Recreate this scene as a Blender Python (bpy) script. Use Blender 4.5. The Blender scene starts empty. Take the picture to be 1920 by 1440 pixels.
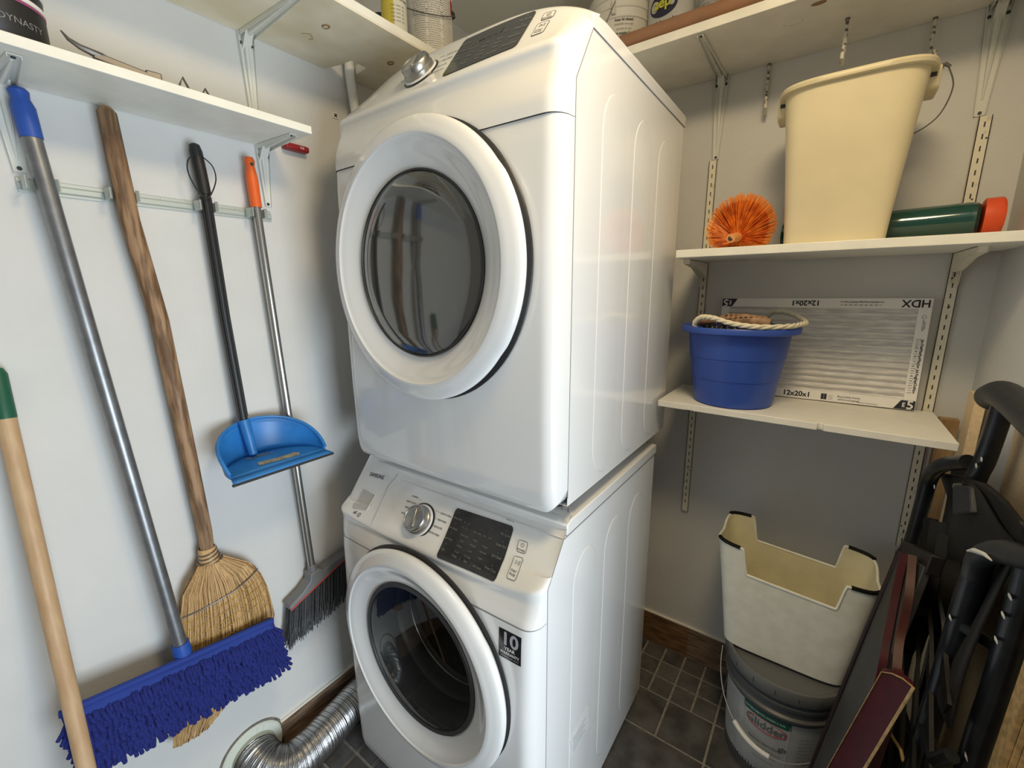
import bpy, math, random
from mathutils import Vector, Matrix
random.seed(7)
S = bpy.context.scene
C = S.collection
PI = math.pi

# ------------------------------------------------------------------ camera
cam_d = bpy.data.cameras.new('camera'); cam = bpy.data.objects.new('camera', cam_d); C.objects.link(cam)
S.camera = cam
yaw, pitch, roll = -.6238, -.211, -.0078
fw = Vector((math.sin(yaw)*math.cos(pitch), math.cos(yaw)*math.cos(pitch), math.sin(pitch)))
r0 = Vector((math.cos(yaw), -math.sin(yaw), 0)); u0 = r0.cross(fw)
rt = r0*math.cos(roll)+u0*math.sin(roll); up = -r0*math.sin(roll)+u0*math.cos(roll)
R = Matrix((rt, up, -fw)).transposed()
cam.matrix_world = Matrix.Translation((.3786, -.6375, 1.3568)) @ R.to_4x4()
cam_d.sensor_width = 36; cam_d.lens = 816.1/1920*36; cam_d.clip_start = .02; cam_d.clip_end = 60

# ------------------------------------------------------------------ world, lights, exposure
S.view_settings.view_transform = 'Standard'; S.view_settings.look = 'None'
S.view_settings.exposure = 0.0; S.view_settings.gamma = 1; S.view_settings.use_curve_mapping = False
W = bpy.data.worlds.new('world'); S.world = W; W.use_nodes = True
bg = W.node_tree.nodes['Background']; bg.inputs[0].default_value = (1.0, .93, .82, 1); bg.inputs[1].default_value = .22

def area(name, loc, target, sx, sy, power, col):
    d = bpy.data.lights.new(name, 'AREA'); d.shape = 'RECTANGLE'; d.size = sx; d.size_y = sy
    d.energy = power; d.color = col
    o = bpy.data.objects.new(name, d); C.objects.link(o)
    o.location = loc; o.rotation_euler = (Vector(target)-Vector(loc)).to_track_quat('-Z', 'Y').to_euler()
    return o
area('doorway_daylight', (1.75, -.46, .62), (-.4, -.25, .85), 1.0, 1.2, 45, (.80, .91, 1.0))
area('ceiling_lamp_light', (.38, -.16, 2.22), (.1, 0, 0), .30, .30, 10, (1.0, .77, .45))

# ------------------------------------------------------------------ materials
def nodes(name):
    m = bpy.data.materials.new(name); m.use_nodes = True
    nt = m.node_tree; b = nt.nodes['Principled BSDF']; return m, nt, b
def mat(name, col, rough=.5, metal=0., var=0., scale=20., bump=0., bscale=60., col2=None, stretch=(1, 1, 1), coat=0., spec=.5, alpha=1., detail=4., lo=.35, hi=.65):
    m, nt, b = nodes(name)
    b.inputs['Base Color'].default_value = (*col, 1); b.inputs['Roughness'].default_value = rough
    b.inputs['Metallic'].default_value = metal; b.inputs['Coat Weight'].default_value = coat
    b.inputs['Coat Roughness'].default_value = .05
    b.inputs['Specular IOR Level'].default_value = spec; b.inputs['Alpha'].default_value = alpha
    if var or bump:
        tc = nt.nodes.new('ShaderNodeTexCoord'); mp = nt.nodes.new('ShaderNodeMapping')
        nt.links.new(tc.outputs['Object'], mp.inputs[0]); mp.inputs['Scale'].default_value = stretch
    if var:
        n = nt.nodes.new('ShaderNodeTexNoise'); n.inputs['Scale'].default_value = scale; n.inputs['Detail'].default_value = detail
        nt.links.new(mp.outputs[0], n.inputs['Vector'])
        cr = nt.nodes.new('ShaderNodeValToRGB'); nt.links.new(n.outputs[0], cr.inputs[0])
        c2 = col2 or tuple(c*(1-var) for c in col)
        cr.color_ramp.elements[0].position = lo; cr.color_ramp.elements[1].position = hi
        cr.color_ramp.elements[0].color = (*c2, 1); cr.color_ramp.elements[1].color = (*col, 1)
        nt.links.new(cr.outputs[0], b.inputs['Base Color'])
    if bump:
        n2 = nt.nodes.new('ShaderNodeTexNoise'); n2.inputs['Scale'].default_value = bscale; n2.inputs['Detail'].default_value = 3
        nt.links.new(mp.outputs[0], n2.inputs['Vector'])
        bp = nt.nodes.new('ShaderNodeBump'); bp.inputs['Strength'].default_value = bump; bp.inputs['Distance'].default_value = .002
        nt.links.new(n2.outputs[0], bp.inputs['Height']); nt.links.new(bp.outputs[0], b.inputs['Normal'])
    return m
M_wall = mat('wall_paint', (.66, .66, .645), .62, var=.05, scale=9, bump=.25, bscale=120, lo=.3, hi=.7)
M_ceil = mat('ceiling_paint', (.80, .78, .70), .8, var=.05, scale=6)
M_grout = mat('grout', (.30, .28, .24), .9, var=.3, scale=90)
M_tile = mat('slate_tile', (.115, .11, .105), .42, var=.5, scale=16, bump=.5, bscale=30, col2=(.052, .05, .048), detail=8)
M_tile2 = mat('slate_tile_light', (.14, .135, .125), .42, var=.5, scale=12, bump=.5, bscale=30, col2=(.07, .067, .062), detail=8)
M_basew = mat('baseboard_wood', (.30, .20, .13), .5, var=.6, scale=9, stretch=(1.5, 1.5, 14), col2=(.10, .062, .04), detail=8)
M_basew2 = mat('baseboard_wood_warm', (.26, .145, .07), .5, var=.6, scale=9, stretch=(1.5, 1.5, 14), col2=(.09, .045, .02), detail=8)
M_app = mat('appliance_enamel', (.78, .79, .79), .14, coat=.5, spec=.5)
M_apps = mat('appliance_side_enamel', (.80, .81, .81), .16, coat=.5)
M_gap = mat('seam_dark', (.16, .16, .16), .8)
M_black = mat('black_gloss', (.012, .012, .013), .16)
M_blkpl = mat('black_plastic', (.016, .016, .017), .42)
M_rubber = mat('black_rubber', (.02, .02, .02), .7)
M_print = mat('grey_print', (.13, .13, .13), .6)
M_printl = mat('light_print', (.22, .22, .22), .6)
M_chrome = mat('brushed_chrome', (.50, .49, .46), .34, 1., var=.35, scale=30)
M_disp = mat('display_glass', (.02, .02, .021), .12, var=.3, scale=50)
M_dglass = mat('tinted_door_glass', (.045, .044, .040), .06, coat=1.0, spec=.9)
M_drum = mat('drum_steel', (.06, .06, .06), .35, .8, var=.6, scale=300)
M_boot = mat('rubber_boot', (.035, .036, .037), .45)
M_shelf = mat('shelf_paint', (.88, .86, .77), .5, var=.10, scale=12, bump=.2)
M_shelfw = mat('shelf_paint_white', (.86, .85, .77), .45, var=.06, scale=25, bump=.2)
M_brk = mat('bracket_enamel', (.70, .71, .66), .35)
M_brkd = mat('screw_dark', (.03, .03, .03), .5)
M_strip = mat('standard_paint', (.80, .76, .62), .5, var=.25, scale=40, lo=.25, hi=.4)
M_rail = mat('rail_zinc', (.52, .57, .54), .38, .35)
M_steel = mat('grey_tube_metal', (.30, .31, .325), .38, .8, var=.2, scale=40)
M_steel2 = mat('silver_tube_metal', (.50, .49, .47), .25, .9)
M_blue = mat('blue_plastic', (.022, .085, .40), .42)
M_bluel = mat('light_blue_plastic', (.03, .22, .62), .38, var=.25, scale=14)
M_chen = mat('blue_chenille', (.014, .026, .22), .95, var=.5, scale=300)
M_fab = mat('blue_fabric', (.018, .045, .27), .9)
M_wood = mat('worn_brown_wood', (.36, .22, .12), .6, var=.7, scale=8, lo=.42, hi=.60, stretch=(12, 12, 1.3), col2=(.14, .075, .035), detail=8)
M_pale = mat('pale_pole_wood', (.58, .40, .23), .5, var=.3, scale=8, stretch=(9, 9, 1.2), col2=(.48, .30, .16), detail=6)
M_green = mat('green_paint', (.012, .10, .055), .4)
M_straw = mat('broom_straw', (.66, .43, .20), .65, var=.5, scale=60, col2=(.50, .30, .12), stretch=(6, 6, .6))
M_straw2 = mat('broom_straw_mid', (.50, .31, .13), .7, var=.4, scale=60, stretch=(6, 6, .6))
M_straw3 = mat('broom_straw_dark', (.20, .105, .04), .8)
M_strawd = mat('broom_straw_core', (.24, .14, .055), .9)
M_wire = mat('grey_wire', (.16, .15, .14), .4, .6)
M_wire2 = mat('bright_wire', (.55, .54, .50), .3, .9)
M_thread = mat('yellow_twine', (.50, .32, .05), .8)
M_orange = mat('orange_plastic', (.80, .13, .02), .4)
M_greybr = mat('grey_bristles', (.11, .115, .125), .6, var=.4, scale=200)
M_grypl = mat('grey_plastic', (.20, .205, .215), .4)
M_redln = mat('red_rubber', (.50, .06, .03), .5)
M_foil = mat('duct_foil', (.50, .50, .50), .33, 1., bump=.5, bscale=70)
M_flange = mat('vent_flange_plastic', (.66, .70, .62), .5)
M_cream = mat('cream_plastic', (.72, .63, .41), .40, var=.10, scale=7)
M_creamb = mat('cream_bin_plastic', (.86, .86, .76), .45, var=.08, scale=30, col2=(.78, .77, .67))
M_creami = mat('cream_bin_inside', (.82, .76, .52), .5, var=.15, scale=14)
M_bblue = mat('bucket_blue_plastic', (.030, .085, .42), .42, var=.12, scale=10)
M_rope = mat('white_rope', (.72, .67, .52), .8)
M_brbr = mat('brush_wood', (.42, .25, .14), .6, var=.5, scale=40)
M_card = mat('filter_card', (.90, .89, .87), .6)
M_ink = mat('navy_ink', (.015, .015, .03), .6)
M_media = mat('filter_media', (.86, .85, .83), .95, var=.25, scale=25, stretch=(1, 6, 6))
M_obr = mat('orange_bristles', (.95, .29, .03), .6, var=.5, scale=60, col2=(.62, .10, .01))
M_obrt = mat('yellow_bristle_tips', (.92, .36, .07), .6)
M_gwrap = mat('green_film', (.006, .06, .048), .12, coat=.8)
M_ocap = mat('orange_cap', (.70, .08, .015), .5)
M_pail = mat('grey_pail_plastic', (.085, .09, .095), .4)
M_label = mat('silver_label', (.42, .44, .44), .45, var=.12, scale=14)
M_labelg = mat('green_label_band', (.01, .10, .07), .5)
M_redp = mat('red_print', (.45, .03, .03), .5)
M_white = mat('white_plastic', (.78, .78, .76), .45)
M_tin = mat('paint_can_label', (.72, .69, .60), .5)
M_ladder = mat('black_paint_metal', (.007, .008, .010), .30, var=.5, scale=30, col2=(.014, .016, .020), spec=.4)
M_ladderg = mat('dark_grey_rubber', (.026, .029, .033), .5, var=.4, scale=60)
M_tread = mat('scuffed_tread', (.010, .009, .008), .5, var=.6, scale=18, bump=.6, bscale=25, col2=(.004, .004, .004), spec=.25)
M_fleck = mat('paint_fleck_and_glint', (.55, .55, .5), .6)  # paint flecks, and the highlight painted on the chair bar
M_maroon = mat('maroon_stain', (.055, .003, .008), .5, spec=.25, var=.3, scale=30)
M_redbr = mat('red_brown_stain', (.055, .007, .003), .45, spec=.25, var=.4, scale=20, stretch=(3, 3, 1))
M_edge = mat('bare_wood_edge', (.50, .33, .14), .6, var=.4, scale=90)
M_ply = mat('particle_board', (.82, .63, .39), .7, var=.15, scale=200)
M_pine = mat('pine_board', (.42, .27, .12), .6, var=.5, scale=6, stretch=(10, 10, 1), col2=(.26, .14, .055))
M_brown = mat('brown_card', (.30, .155, .085), .7, var=.12, scale=30)
M_yel = mat('yellow_label', (.50, .40, .04), .5)
M_red = mat('red_plastic', (.30, .015, .02), .4)
M_greypl = mat('grey_slab', (.045, .045, .043), .6, var=.3, scale=12)
M_glassclear = None
def glass_mat():
    m, nt, b = nodes('clear_door_glass')
    out = nt.nodes['Material Output']; tr = nt.nodes.new('ShaderNodeBsdfTransparent'); gl = nt.nodes.new('ShaderNodeBsdfGlossy')
    tr.inputs[0].default_value = (.62, .63, .62, 1); gl.inputs['Roughness'].default_value = .04
    lw = nt.nodes.new('ShaderNodeLayerWeight'); lw.inputs[0].default_value = .5
    pw = nt.nodes.new('ShaderNodeMath'); pw.operation = 'POWER'; pw.inputs[1].default_value = 4.; nt.links.new(lw.outputs['Facing'], pw.inputs[0])
    ma = nt.nodes.new('ShaderNodeMath'); ma.operation = 'MULTIPLY_ADD'; ma.inputs[1].default_value = .45; ma.inputs[2].default_value = .035; nt.links.new(pw.outputs[0], ma.inputs[0])
    mx = nt.nodes.new('ShaderNodeMixShader'); nt.links.new(ma.outputs[0], mx.inputs[0])
    nt.links.new(tr.outputs[0], mx.inputs[1]); nt.links.new(gl.outputs[0], mx.inputs[2]); nt.links.new(mx.outputs[0], out.inputs[0])
    return m
M_glassclear = glass_mat()
def stained_shelf():
    # cream underside with brown ring stains (own shape)
    m, nt, b = nodes('shelf_underside_stained')
    b.inputs['Roughness'].default_value = .6
    tc = nt.nodes.new('ShaderNodeTexCoord'); n = nt.nodes.new('ShaderNodeTexNoise'); n.inputs['Scale'].default_value = 7
    nt.links.new(tc.outputs['Object'], n.inputs['Vector'])
    cr = nt.nodes.new('ShaderNodeValToRGB'); cr.color_ramp.elements[0].color = (.70, .63, .46, 1); cr.color_ramp.elements[1].color = (.84, .80, .66, 1)
    cr.color_ramp.elements[0].position = .35; cr.color_ramp.elements[1].position = .6
    nt.links.new(n.outputs[0], cr.inputs[0]); nt.links.new(cr.outputs[0], b.inputs['Base Color'])
    return m
M_under = stained_shelf()
M_stain = mat('brown_stain', (.30, .19, .08), .7)

# ------------------------------------------------------------------ mesh helper
class MB:
    def __init__(s): s.v = []; s.f = []; s.mi = []; s.cur = 0
    def add(s, vs, fs):
        b = len(s.v); s.v += [tuple(p) for p in vs]
        for f in fs: s.f.append(tuple(b+i for i in f)); s.mi.append(s.cur)
        return s
    def box(s, x0, y0, z0, x1, y1, z1):
        return s.add([(x0,y0,z0),(x1,y0,z0),(x1,y1,z0),(x0,y1,z0),(x0,y0,z1),(x1,y0,z1),(x1,y1,z1),(x0,y1,z1)],
                     [(0,3,2,1),(4,5,6,7),(0,1,5,4),(1,2,6,5),(2,3,7,6),(3,0,4,7)])
    def bar(s, a, b, w, h, upv=(0,0,1), w1=None, h1=None):
        a = Vector(a); b = Vector(b); d = (b-a).normalized(); side = d.cross(Vector(upv))
        if side.length < 1e-5: side = d.cross(Vector((1,0,0)))
        side.normalize(); u = side.cross(d).normalized(); w1 = w if w1 is None else w1; h1 = h if h1 is None else h1
        P = []
        for c, ww, hh in ((a, w, h), (b, w1, h1)):
            for i, j in ((-1,-1),(1,-1),(1,1),(-1,1)): P.append(c+side*(i*ww/2)+u*(j*hh/2))
        return s.add(P, [(3,2,1,0),(4,5,6,7),(0,1,5,4),(1,2,6,5),(2,3,7,6),(3,0,4,7)])
    def tube(s, pts, r, n=12, caps=True, closed=False, flat=1.):
        pts = [Vector(p) for p in pts]; N = len(pts); rr = r if isinstance(r, (list, tuple)) else [r]*N
        t0 = (pts[1]-pts[0]).normalized(); a = t0.orthogonal().normalized(); vs = []
        for i, p in enumerate(pts):
            if closed: t = (pts[(i+1)%N]-pts[i-1]).normalized()
            else: t = (pts[min(i+1,N-1)]-pts[max(i-1,0)]).normalized()
            a = (a-t*a.dot(t)); a = a.normalized() if a.length > 1e-6 else t.orthogonal().normalized()
            b = t.cross(a)
            for k in range(n):
                q = 2*PI*k/n; vs.append(p+a*(math.cos(q)*rr[i])+b*(math.sin(q)*rr[i]*flat))
        fs = []
        for i in range(N if closed else N-1):
            j = (i+1) % N
            for k in range(n):
                l = (k+1) % n; fs.append((i*n+k, i*n+l, j*n+l, j*n+k))
        if caps and not closed: fs.append(tuple(reversed(range(n)))); fs.append(tuple((N-1)*n+k for k in range(n)))
        return s.add(vs, fs)
    def ribbon(s, pts, w, h, upv=(0, 0, 1)):
        pts = [Vector(p) for p in pts]; N = len(pts); vs = []
        for i, p in enumerate(pts):
            t = (pts[min(i+1, N-1)]-pts[max(i-1, 0)]).normalized(); sd = t.cross(Vector(upv)).normalized(); u = sd.cross(t).normalized()
            for a, b in ((-1, -1), (1, -1), (1, 1), (-1, 1)): vs.append(p+sd*(a*w/2)+u*(b*h/2))
        fs = [(3, 2, 1, 0), (4*N-4, 4*N-3, 4*N-2, 4*N-1)]
        for i in range(N-1):
            for k in range(4): fs.append((4*i+k, 4*i+(k+1)%4, 4*i+4+(k+1)%4, 4*i+4+k))
        return s.add(vs, fs)
    def cyl(s, a, b, r0, r1=None, n=28, caps=True): return s.tube([a, b], [r0, r0 if r1 is None else r1], n, caps)
    def lathe(s, prof, o, axis='z', n=48, rf=None, a0=0., a1=2*PI, sx=1., sy=1., flip=False):
        full = abs(a1-a0-2*PI) < 1e-6; cols = n if full else n+1; vs = []
        for r, h in prof:
            for k in range(cols):
                q = a0+(a1-a0)*k/n; k_ = rf(q, r) if rf else 1.; c = r*k_*math.cos(q)*sx; d = r*k_*math.sin(q)*sy
                vs.append({'z': (o[0]+c, o[1]+d, o[2]+h), 'y': (o[0]+c, o[1]+h, o[2]+d), 'x': (o[0]+h, o[1]+c, o[2]+d)}[axis])
        fs = []
        for i in range(len(prof)-1):
            for k in range(n):
                l = (k+1) % cols if full else k+1; f = (i*cols+k, i*cols+l, (i+1)*cols+l, (i+1)*cols+k)
                fs.append(f if (axis != 'y') != flip else f[::-1])
        return s.add(vs, fs)
    def prism(s, poly, fn, t0, t1):
        n = len(poly); vs = [fn(a, b, t0) for a, b in poly]+[fn(a, b, t1) for a, b in poly]
        return s.add(vs, [tuple(range(n))[::-1], tuple(range(n, 2*n))]+[(i, (i+1)%n, n+(i+1)%n, n+i) for i in range(n)])
    def grid(s, nu, nv, fn, skip=None, flip=False, keep=None):
        vs = [fn(i/nu, j/nv) for j in range(nv+1) for i in range(nu+1)]; fs = []
        for j in range(nv):
            for i in range(nu):
                f = (j*(nu+1)+i, j*(nu+1)+i+1, (j+1)*(nu+1)+i+1, (j+1)*(nu+1)+i)
                if skip and skip(*[sum(vs[q][k] for q in f)/4 for k in range(3)]): continue
                fs.append(f[::-1] if flip else f)
        return s.add(vs, fs)
    def build(s, name, mats, parent=None, bevel=0., seg=2, angle=35, solid=0., sub=0, recalc=False):
        if not isinstance(mats, (list, tuple)): mats = [mats]
        if parent is not None: o0 = parent['_o'] if '_o' in parent else (0,0,0); o0 = Vector(o0)
        else:
            xs = [p[0] for p in s.v]; ys = [p[1] for p in s.v]; zs = [p[2] for p in s.v]
            o0 = Vector(((min(xs)+max(xs))/2, (min(ys)+max(ys))/2, min(zs)))
        me = bpy.data.meshes.new(name); me.from_pydata([(p[0]-o0.x, p[1]-o0.y, p[2]-o0.z) for p in s.v], [], s.f)
        for m in mats: me.materials.append(m)
        me.polygons.foreach_set('material_index', s.mi)
        me.polygons.foreach_set('use_smooth', [True]*len(s.f))
        if recalc:
            import bmesh
            bm = bmesh.new(); bm.from_mesh(me); bmesh.ops.recalc_face_normals(bm, faces=bm.faces); bm.to_mesh(me); bm.free()
        me.update(); me.set_sharp_from_angle(angle=math.radians(angle))
        o = bpy.data.objects.new(name, me); C.objects.link(o)
        if parent is not None: o.parent = parent; o['_o'] = tuple(o0)
        else: o.location = o0; o['_o'] = tuple(o0)
        if parent is not None and parent.type != 'EMPTY' and False: pass
        if solid: md = o.modifiers.new('solid', 'SOLIDIFY'); md.thickness = solid; md.offset = 0
        if bevel:
            md = o.modifiers.new('bevel', 'BEVEL'); md.width = bevel; md.segments = seg; md.limit_method = 'ANGLE'; md.angle_limit = math.radians(40)
        if sub: md = o.modifiers.new('sub', 'SUBSURF'); md.levels = sub; md.render_levels = sub
        return o
def thing(name, label, cat, loc, group=None):
    o = bpy.data.objects.new(name, None); C.objects.link(o); o.location = loc; o.empty_display_size = .05
    o['_o'] = tuple(loc); return tag(o, label, cat, group)
def tag(o, label, cat=None, group=None):
    o['label'] = label
    if cat: o['category'] = cat
    if group: o['group'] = group
    return o
def struct(name, mb, m, **k):
    o = mb.build(name, m, **k); o['kind'] = 'structure'; return o
_tc = {}
def text_geo(txt, size):
    if (txt, size) in _tc: return _tc[(txt, size)]
    cu = bpy.data.curves.new('t', 'FONT'); cu.body = txt; cu.size = size; cu.extrude = 0; cu.resolution_u = 3
    cu.align_x = 'CENTER'; cu.align_y = 'CENTER'
    ob = bpy.data.objects.new('t', cu); C.objects.link(ob); bpy.context.view_layer.update()
    me = bpy.data.meshes.new_from_object(ob.evaluated_get(bpy.context.evaluated_depsgraph_get()))
    vs = [tuple(v.co) for v in me.vertices]; fs = [tuple(p.vertices) for p in me.polygons]
    bpy.data.objects.remove(ob); bpy.data.meshes.remove(me); bpy.data.curves.remove(cu)
    _tc[(txt, size)] = (vs, fs); return vs, fs
def text(mb, txt, size, fn, sx=1., bold=0.):
    """fn(u, v) -> point on the surface; bold repeats the glyphs with a hair of offset"""
    vs, fs = text_geo(txt, size)
    offs = [(0, 0)] if not bold else [(-bold, 0), (bold, 0), (0, bold), (0, -bold)]
    for k, (a, b) in enumerate(offs): mb.add([Vector(fn(v[0]*sx+a, v[1]+b))+Vector((0, -k*2e-5, 0)) for v in vs], fs)
    return mb

def cr(P_, n):
    out = []
    for i in range(len(P_)-1):
        p0 = P_[max(i-1, 0)]; p1 = P_[i]; p2 = P_[i+1]; p3 = P_[min(i+2, len(P_)-1)]
        for k in range(n):
            s_ = k/n; out.append(.5*((2*p1)+(p2-p0)*s_+(2*p0-5*p1+4*p2-p3)*s_*s_+(3*p1-p0-3*p2+p3)*s_**3))
    out.append(P_[-1]); return out
# ------------------------------------------------------------------ the room
XL, XR, YB, ZC = -.80, .69, .88, 2.27
struct('wall_left', MB().box(XL-.08, -1.6, 0, XL, YB+.08, ZC), M_wall)
struct('wall_back', MB().box(XL, YB, 0, XR+.08, YB+.08, ZC), M_wall)
struct('wall_right', MB().box(XR, .02, 0, XR+.08, YB, ZC), M_wall)
struct('ceiling', MB().box(XL-.08, -1.6, ZC, XR+.08, YB+.08, ZC+.06), M_ceil)
fl = MB(); fl.box(-1.3, -2.2, -.05, 2.6, YB+.08, -.0035); g = .0035
def tile(x0, y0, x1, y1):
    if x1 < -.80 or x0 > 1.9 or y0 > .88: return
    fl.cur = random.choice((1, 1, 2)); x0 = max(x0+g, -.799); x1 = min(x1, 2.0)-g; y1 = min(y1, .879)-g; y0 += g
    if x1 <= x0 or y1 <= y0: return
    b = .0015
    fl.add([(x0,y0,-.0034),(x1,y0,-.0034),(x1,y1,-.0034),(x0,y1,-.0034),(x0+b,y0+b,0),(x1-b,y0+b,0),(x1-b,y1-b,0),(x0+b,y1-b,0)],
           [(4,5,6,7),(0,1,5,4),(1,2,6,5),(2,3,7,6),(3,0,4,7)])
PX = .1425
for i in range(-8, 14):
    X = .0925+i*PX
    tile(X, .506, X+PX, .653)
    for j in range(4):
        tile(X, .653+j*.0743, X+PX/2, .653+(j+1)*.0743); tile(X+PX/2, .653+j*.0743, X+PX, .653+(j+1)*.0743)
    for j in range(4):
        tile(X, -.212+j*.0743, X+PX/2, -.212+(j+1)*.0743); tile(X+PX/2, -.212+j*.0743, X+PX, -.212+(j+1)*.0743)
for i in range(-3, 6):
    X = .0925+i*.285-.142
    for Y in (.2155-.0003, ): tile(X, Y, X+.285, .506)
    tile(X, .085, X+.285, .2152)
    for k in range(7): tile(X, -.212-(k+1)*.285, X+.285, -.212-k*.285)
struct('floor', fl, [M_grout, M_tile, M_tile2], angle=20)
bl = MB(); bl.box(XL, -.19, 0, XL+.010, YB, .116); bl.cur = 1; bl.box(XL, -.19, .116, XL+.009, YB, .121)
bl.cur = 2
bl.box(XL+.009, -.135, .001, XL+.0103, -.1335, .116)
struct('baseboard_left', bl, [M_basew, M_shelf, M_gap])
struct('baseboard_front', MB().box(XL, -1.6, 0, XL+.010, -.36, .116), M_basew)
bb = MB()
for k, (a, b) in enumerate(((XL+.01, .092), (.0925, .33), (.3305, XR))):
    bb.cur = k % 2; bb.box(a, YB-.010, 0, b, YB, .124)
bb.cur = 2; bb.box(XL+.01, YB-.008, .124, XR, YB, .128)
struct('baseboard_back', bb, [M_basew2, M_basew, M_shelf])

# ------------------------------------------------------------------ the washer and the dryer
XC, HW, L = -.318, .318, .625
def lerp(tab, z):
    if z <= tab[0][0]: return tab[0][1]
    for (a, p), (b, q) in zip(tab, tab[1:]):
        if z <= b: return p+(q-p)*(z-a)/(b-a)
    return tab[-1][1]
def machine(kind, y0, z0, label):
    D = kind == 'dryer'
    root = thing(kind, label, 'washing machine' if not D else 'dryer', (XC, y0+L/2, z0))
    def T(x, y, z): return (x, y+y0, z+z0)
    H = .898
    kink, sk, ztop_s = (.774, .62, .867) if D else (.789, .79, .8687)
    ys = lambda z: 0 if z < kink else (z-kink)*sk
    seam = .716
    # side and back body
    poly = [(0, .012), (L, .012), (L, H-.030), (ys(ztop_s), H-.030), (0, kink), (0, seam)]
    cb = MB(); n = len(poly)
    for x in (-.636, 0):
        cb.add([T(x, a, b) for a, b in poly], [tuple(range(n)) if x else tuple(range(n))[::-1]])
    for i in range(n):
        if i >= 3: continue
        a, b = poly[i], poly[(i+1) % n]
        cb.add([T(-.636, *a), T(0, *a), T(0, *b), T(-.636, *b)], [(0, 1, 2, 3)])
    cab = cb.build('cabinet', M_apps, root, recalc=True)
    # embossed pads on the right side
    sp = MB(); top = .795 if not D else .800; bot = .065 if not D else .030
    for a, b in ((.108, .226), (.270, .388), (.430, .548)):
        r = (b-a)/2; c = (a+b)/2; pts = []
        for k in range(17): q = PI*k/16; pts.append((c+r*math.cos(q), top-r*1.25+r*1.25*math.sin(q)))
        for k in range(17): q = PI+PI*k/16; pts.append((c+r*math.cos(q), bot+r*1.25+r*1.25*math.sin(q)))
        m = len(pts); zc = (top+bot)/2
        def ring(off, dx):
            out = []
            for p in pts:
                yy = c+(p[0]-c)*(r-off)/r; zz = zc+(p[1]-zc)*((top-bot)/2-off)/((top-bot)/2)
                out.append(T(dx, yy, zz))
            return out
        R3 = ring(0, .0001)+ring(.0020, .0012)+ring(.0045, .0013)
        sp.add(R3, [(i, (i+1)%m, m+(i+1)%m, m+i) for i in range(m)]+[(m+i, m+(i+1)%m, 2*m+(i+1)%m, 2*m+i) for i in range(m)]+[tuple(2*m+i for i in range(m))])
    sp.build('embossed_side_panel', M_apps, root, recalc=True, angle=4)
    # lid
    yl = ys(ztop_s)+(.012 if not D else -.001)
    ld = MB(); ld.prism([(yl, H-.0295), (L+.012, H-.0295), (L+.012, H-.004), (L+.008, H), (yl+.016 if not D else yl+.05, H), (yl, H-.006)],
                        lambda a, b, t: T(t, a, b), -.6375, .0015)
    ld.build('top_lid', M_app, root, bevel=.003, recalc=True)
    # front shell
    if D:
        prof = [(seam, -.050), (.742, -.049), (.765, -.042), (.785, -.0340), (.800, -.0290), (.812, -.0290), (.822, -.0318), (.830, -.0295), (.850, -.0125), (.880, .013), (.910, .0385), (.940, .064), (.950, .0735), (.956, .083), (.955, .095), (.90, .125)]
        zl, ztc, zend = .83, .956, .90
    else:
        prof = [(seam, -.046), (.728, -.042), (.742, -.034), (.752, -.0275), (.759, -.0275), (.765, -.0285), (.773, -.024), (.79, -.004), (.82, .0255), (.85, .0525), (.88, .079), (.895, .094), (.900, .102), (.903, .112), (.903, .13)]
        zl, ztc, zend = .77, .903, .903
    def sfun(x):
        d = abs(x-XC); t = min(1., d/HW); RR = .036; c = max(0., (d-(HW-RR))/RR)
        return (1-.10*t*t)*math.sqrt(max(0., 1-min(1., c)**2.4))
    def crown(x):
        t = min(1., abs(x-XC)/HW); return 1-(1-(zend-zl)/(ztc-zl))*(t**4)
    def ctl(x, z, y):
        s = sfun(x); zz = z if z < zl else zl+(z-zl)*crown(x)
        if not D and seam+.02 < z <= zl+.03: zz += .026*min(1, abs(x-XC)/HW)**3*min(1, (z-seam-.02)/.03)*(1 if z < zl else max(0, 1-(z-zl)/.05))
        yf = ys(min(zz, ztop_s))+(max(0, zz-ztop_s)*.8)
        if not D and x < XC: y = y-.018*((XC-x)/HW)**2*min(1, max(0, (z-seam)/.05)); yf -= .012*((XC-x)/HW)**2*min(1, max(0, (z-seam)/.05))
        return zz, yf+(y-yf)*s
    U = 72
    def xcol(u):
        q = math.sin((u-.5)*PI)*.5+.5; return XC+HW*(2*(.30*u+.70*q)-1)
    rows = []
    for (z, y), (z2, y2) in zip(prof, prof[1:]):
        for k in range(4): rows.append((z+(z2-z)*k/4, y+(y2-y)*k/4))
    rows.append(prof[-1])
    # light smoothing of the profile
    for _ in range(2): rows = [rows[0]]+[((a[0]+2*b[0]+c[0])/4, (a[1]+2*b[1]+c[1])/4) for a, b, c in zip(rows, rows[1:], rows[2:])]+[rows[-1]]
    rows[0] = (seam+.0005, rows[0][1])
    def surf(x, z):     # front y at (x, z), local
        if z < seam: return lower(x, z)
        pr_ = None
        for r_ in rows:
            zz, yy = ctl(x, *r_)
            if zz >= z and pr_: return pr_[1]+(yy-pr_[1])*(z-pr_[0])/max(1e-6, zz-pr_[0])
            pr_ = (zz, yy)
        return pr_[1]
    lowp = [(0, -.030), (.008, -.040), (.02, -.046), (.05, -.051), (.20, -.055), (.50, -.055), (.68, -.050), (seam, -.047)]
    def lower(x, z): return lerp(lowp, z)*sfun(x)
    def hole(x, y, z): return math.hypot(x-XC, z-z0-ZD) < .205
    ZD, DY, KI, KO = (.4845, 0., .967, .964) if D else (.510, .008, .975, .942)
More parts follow.
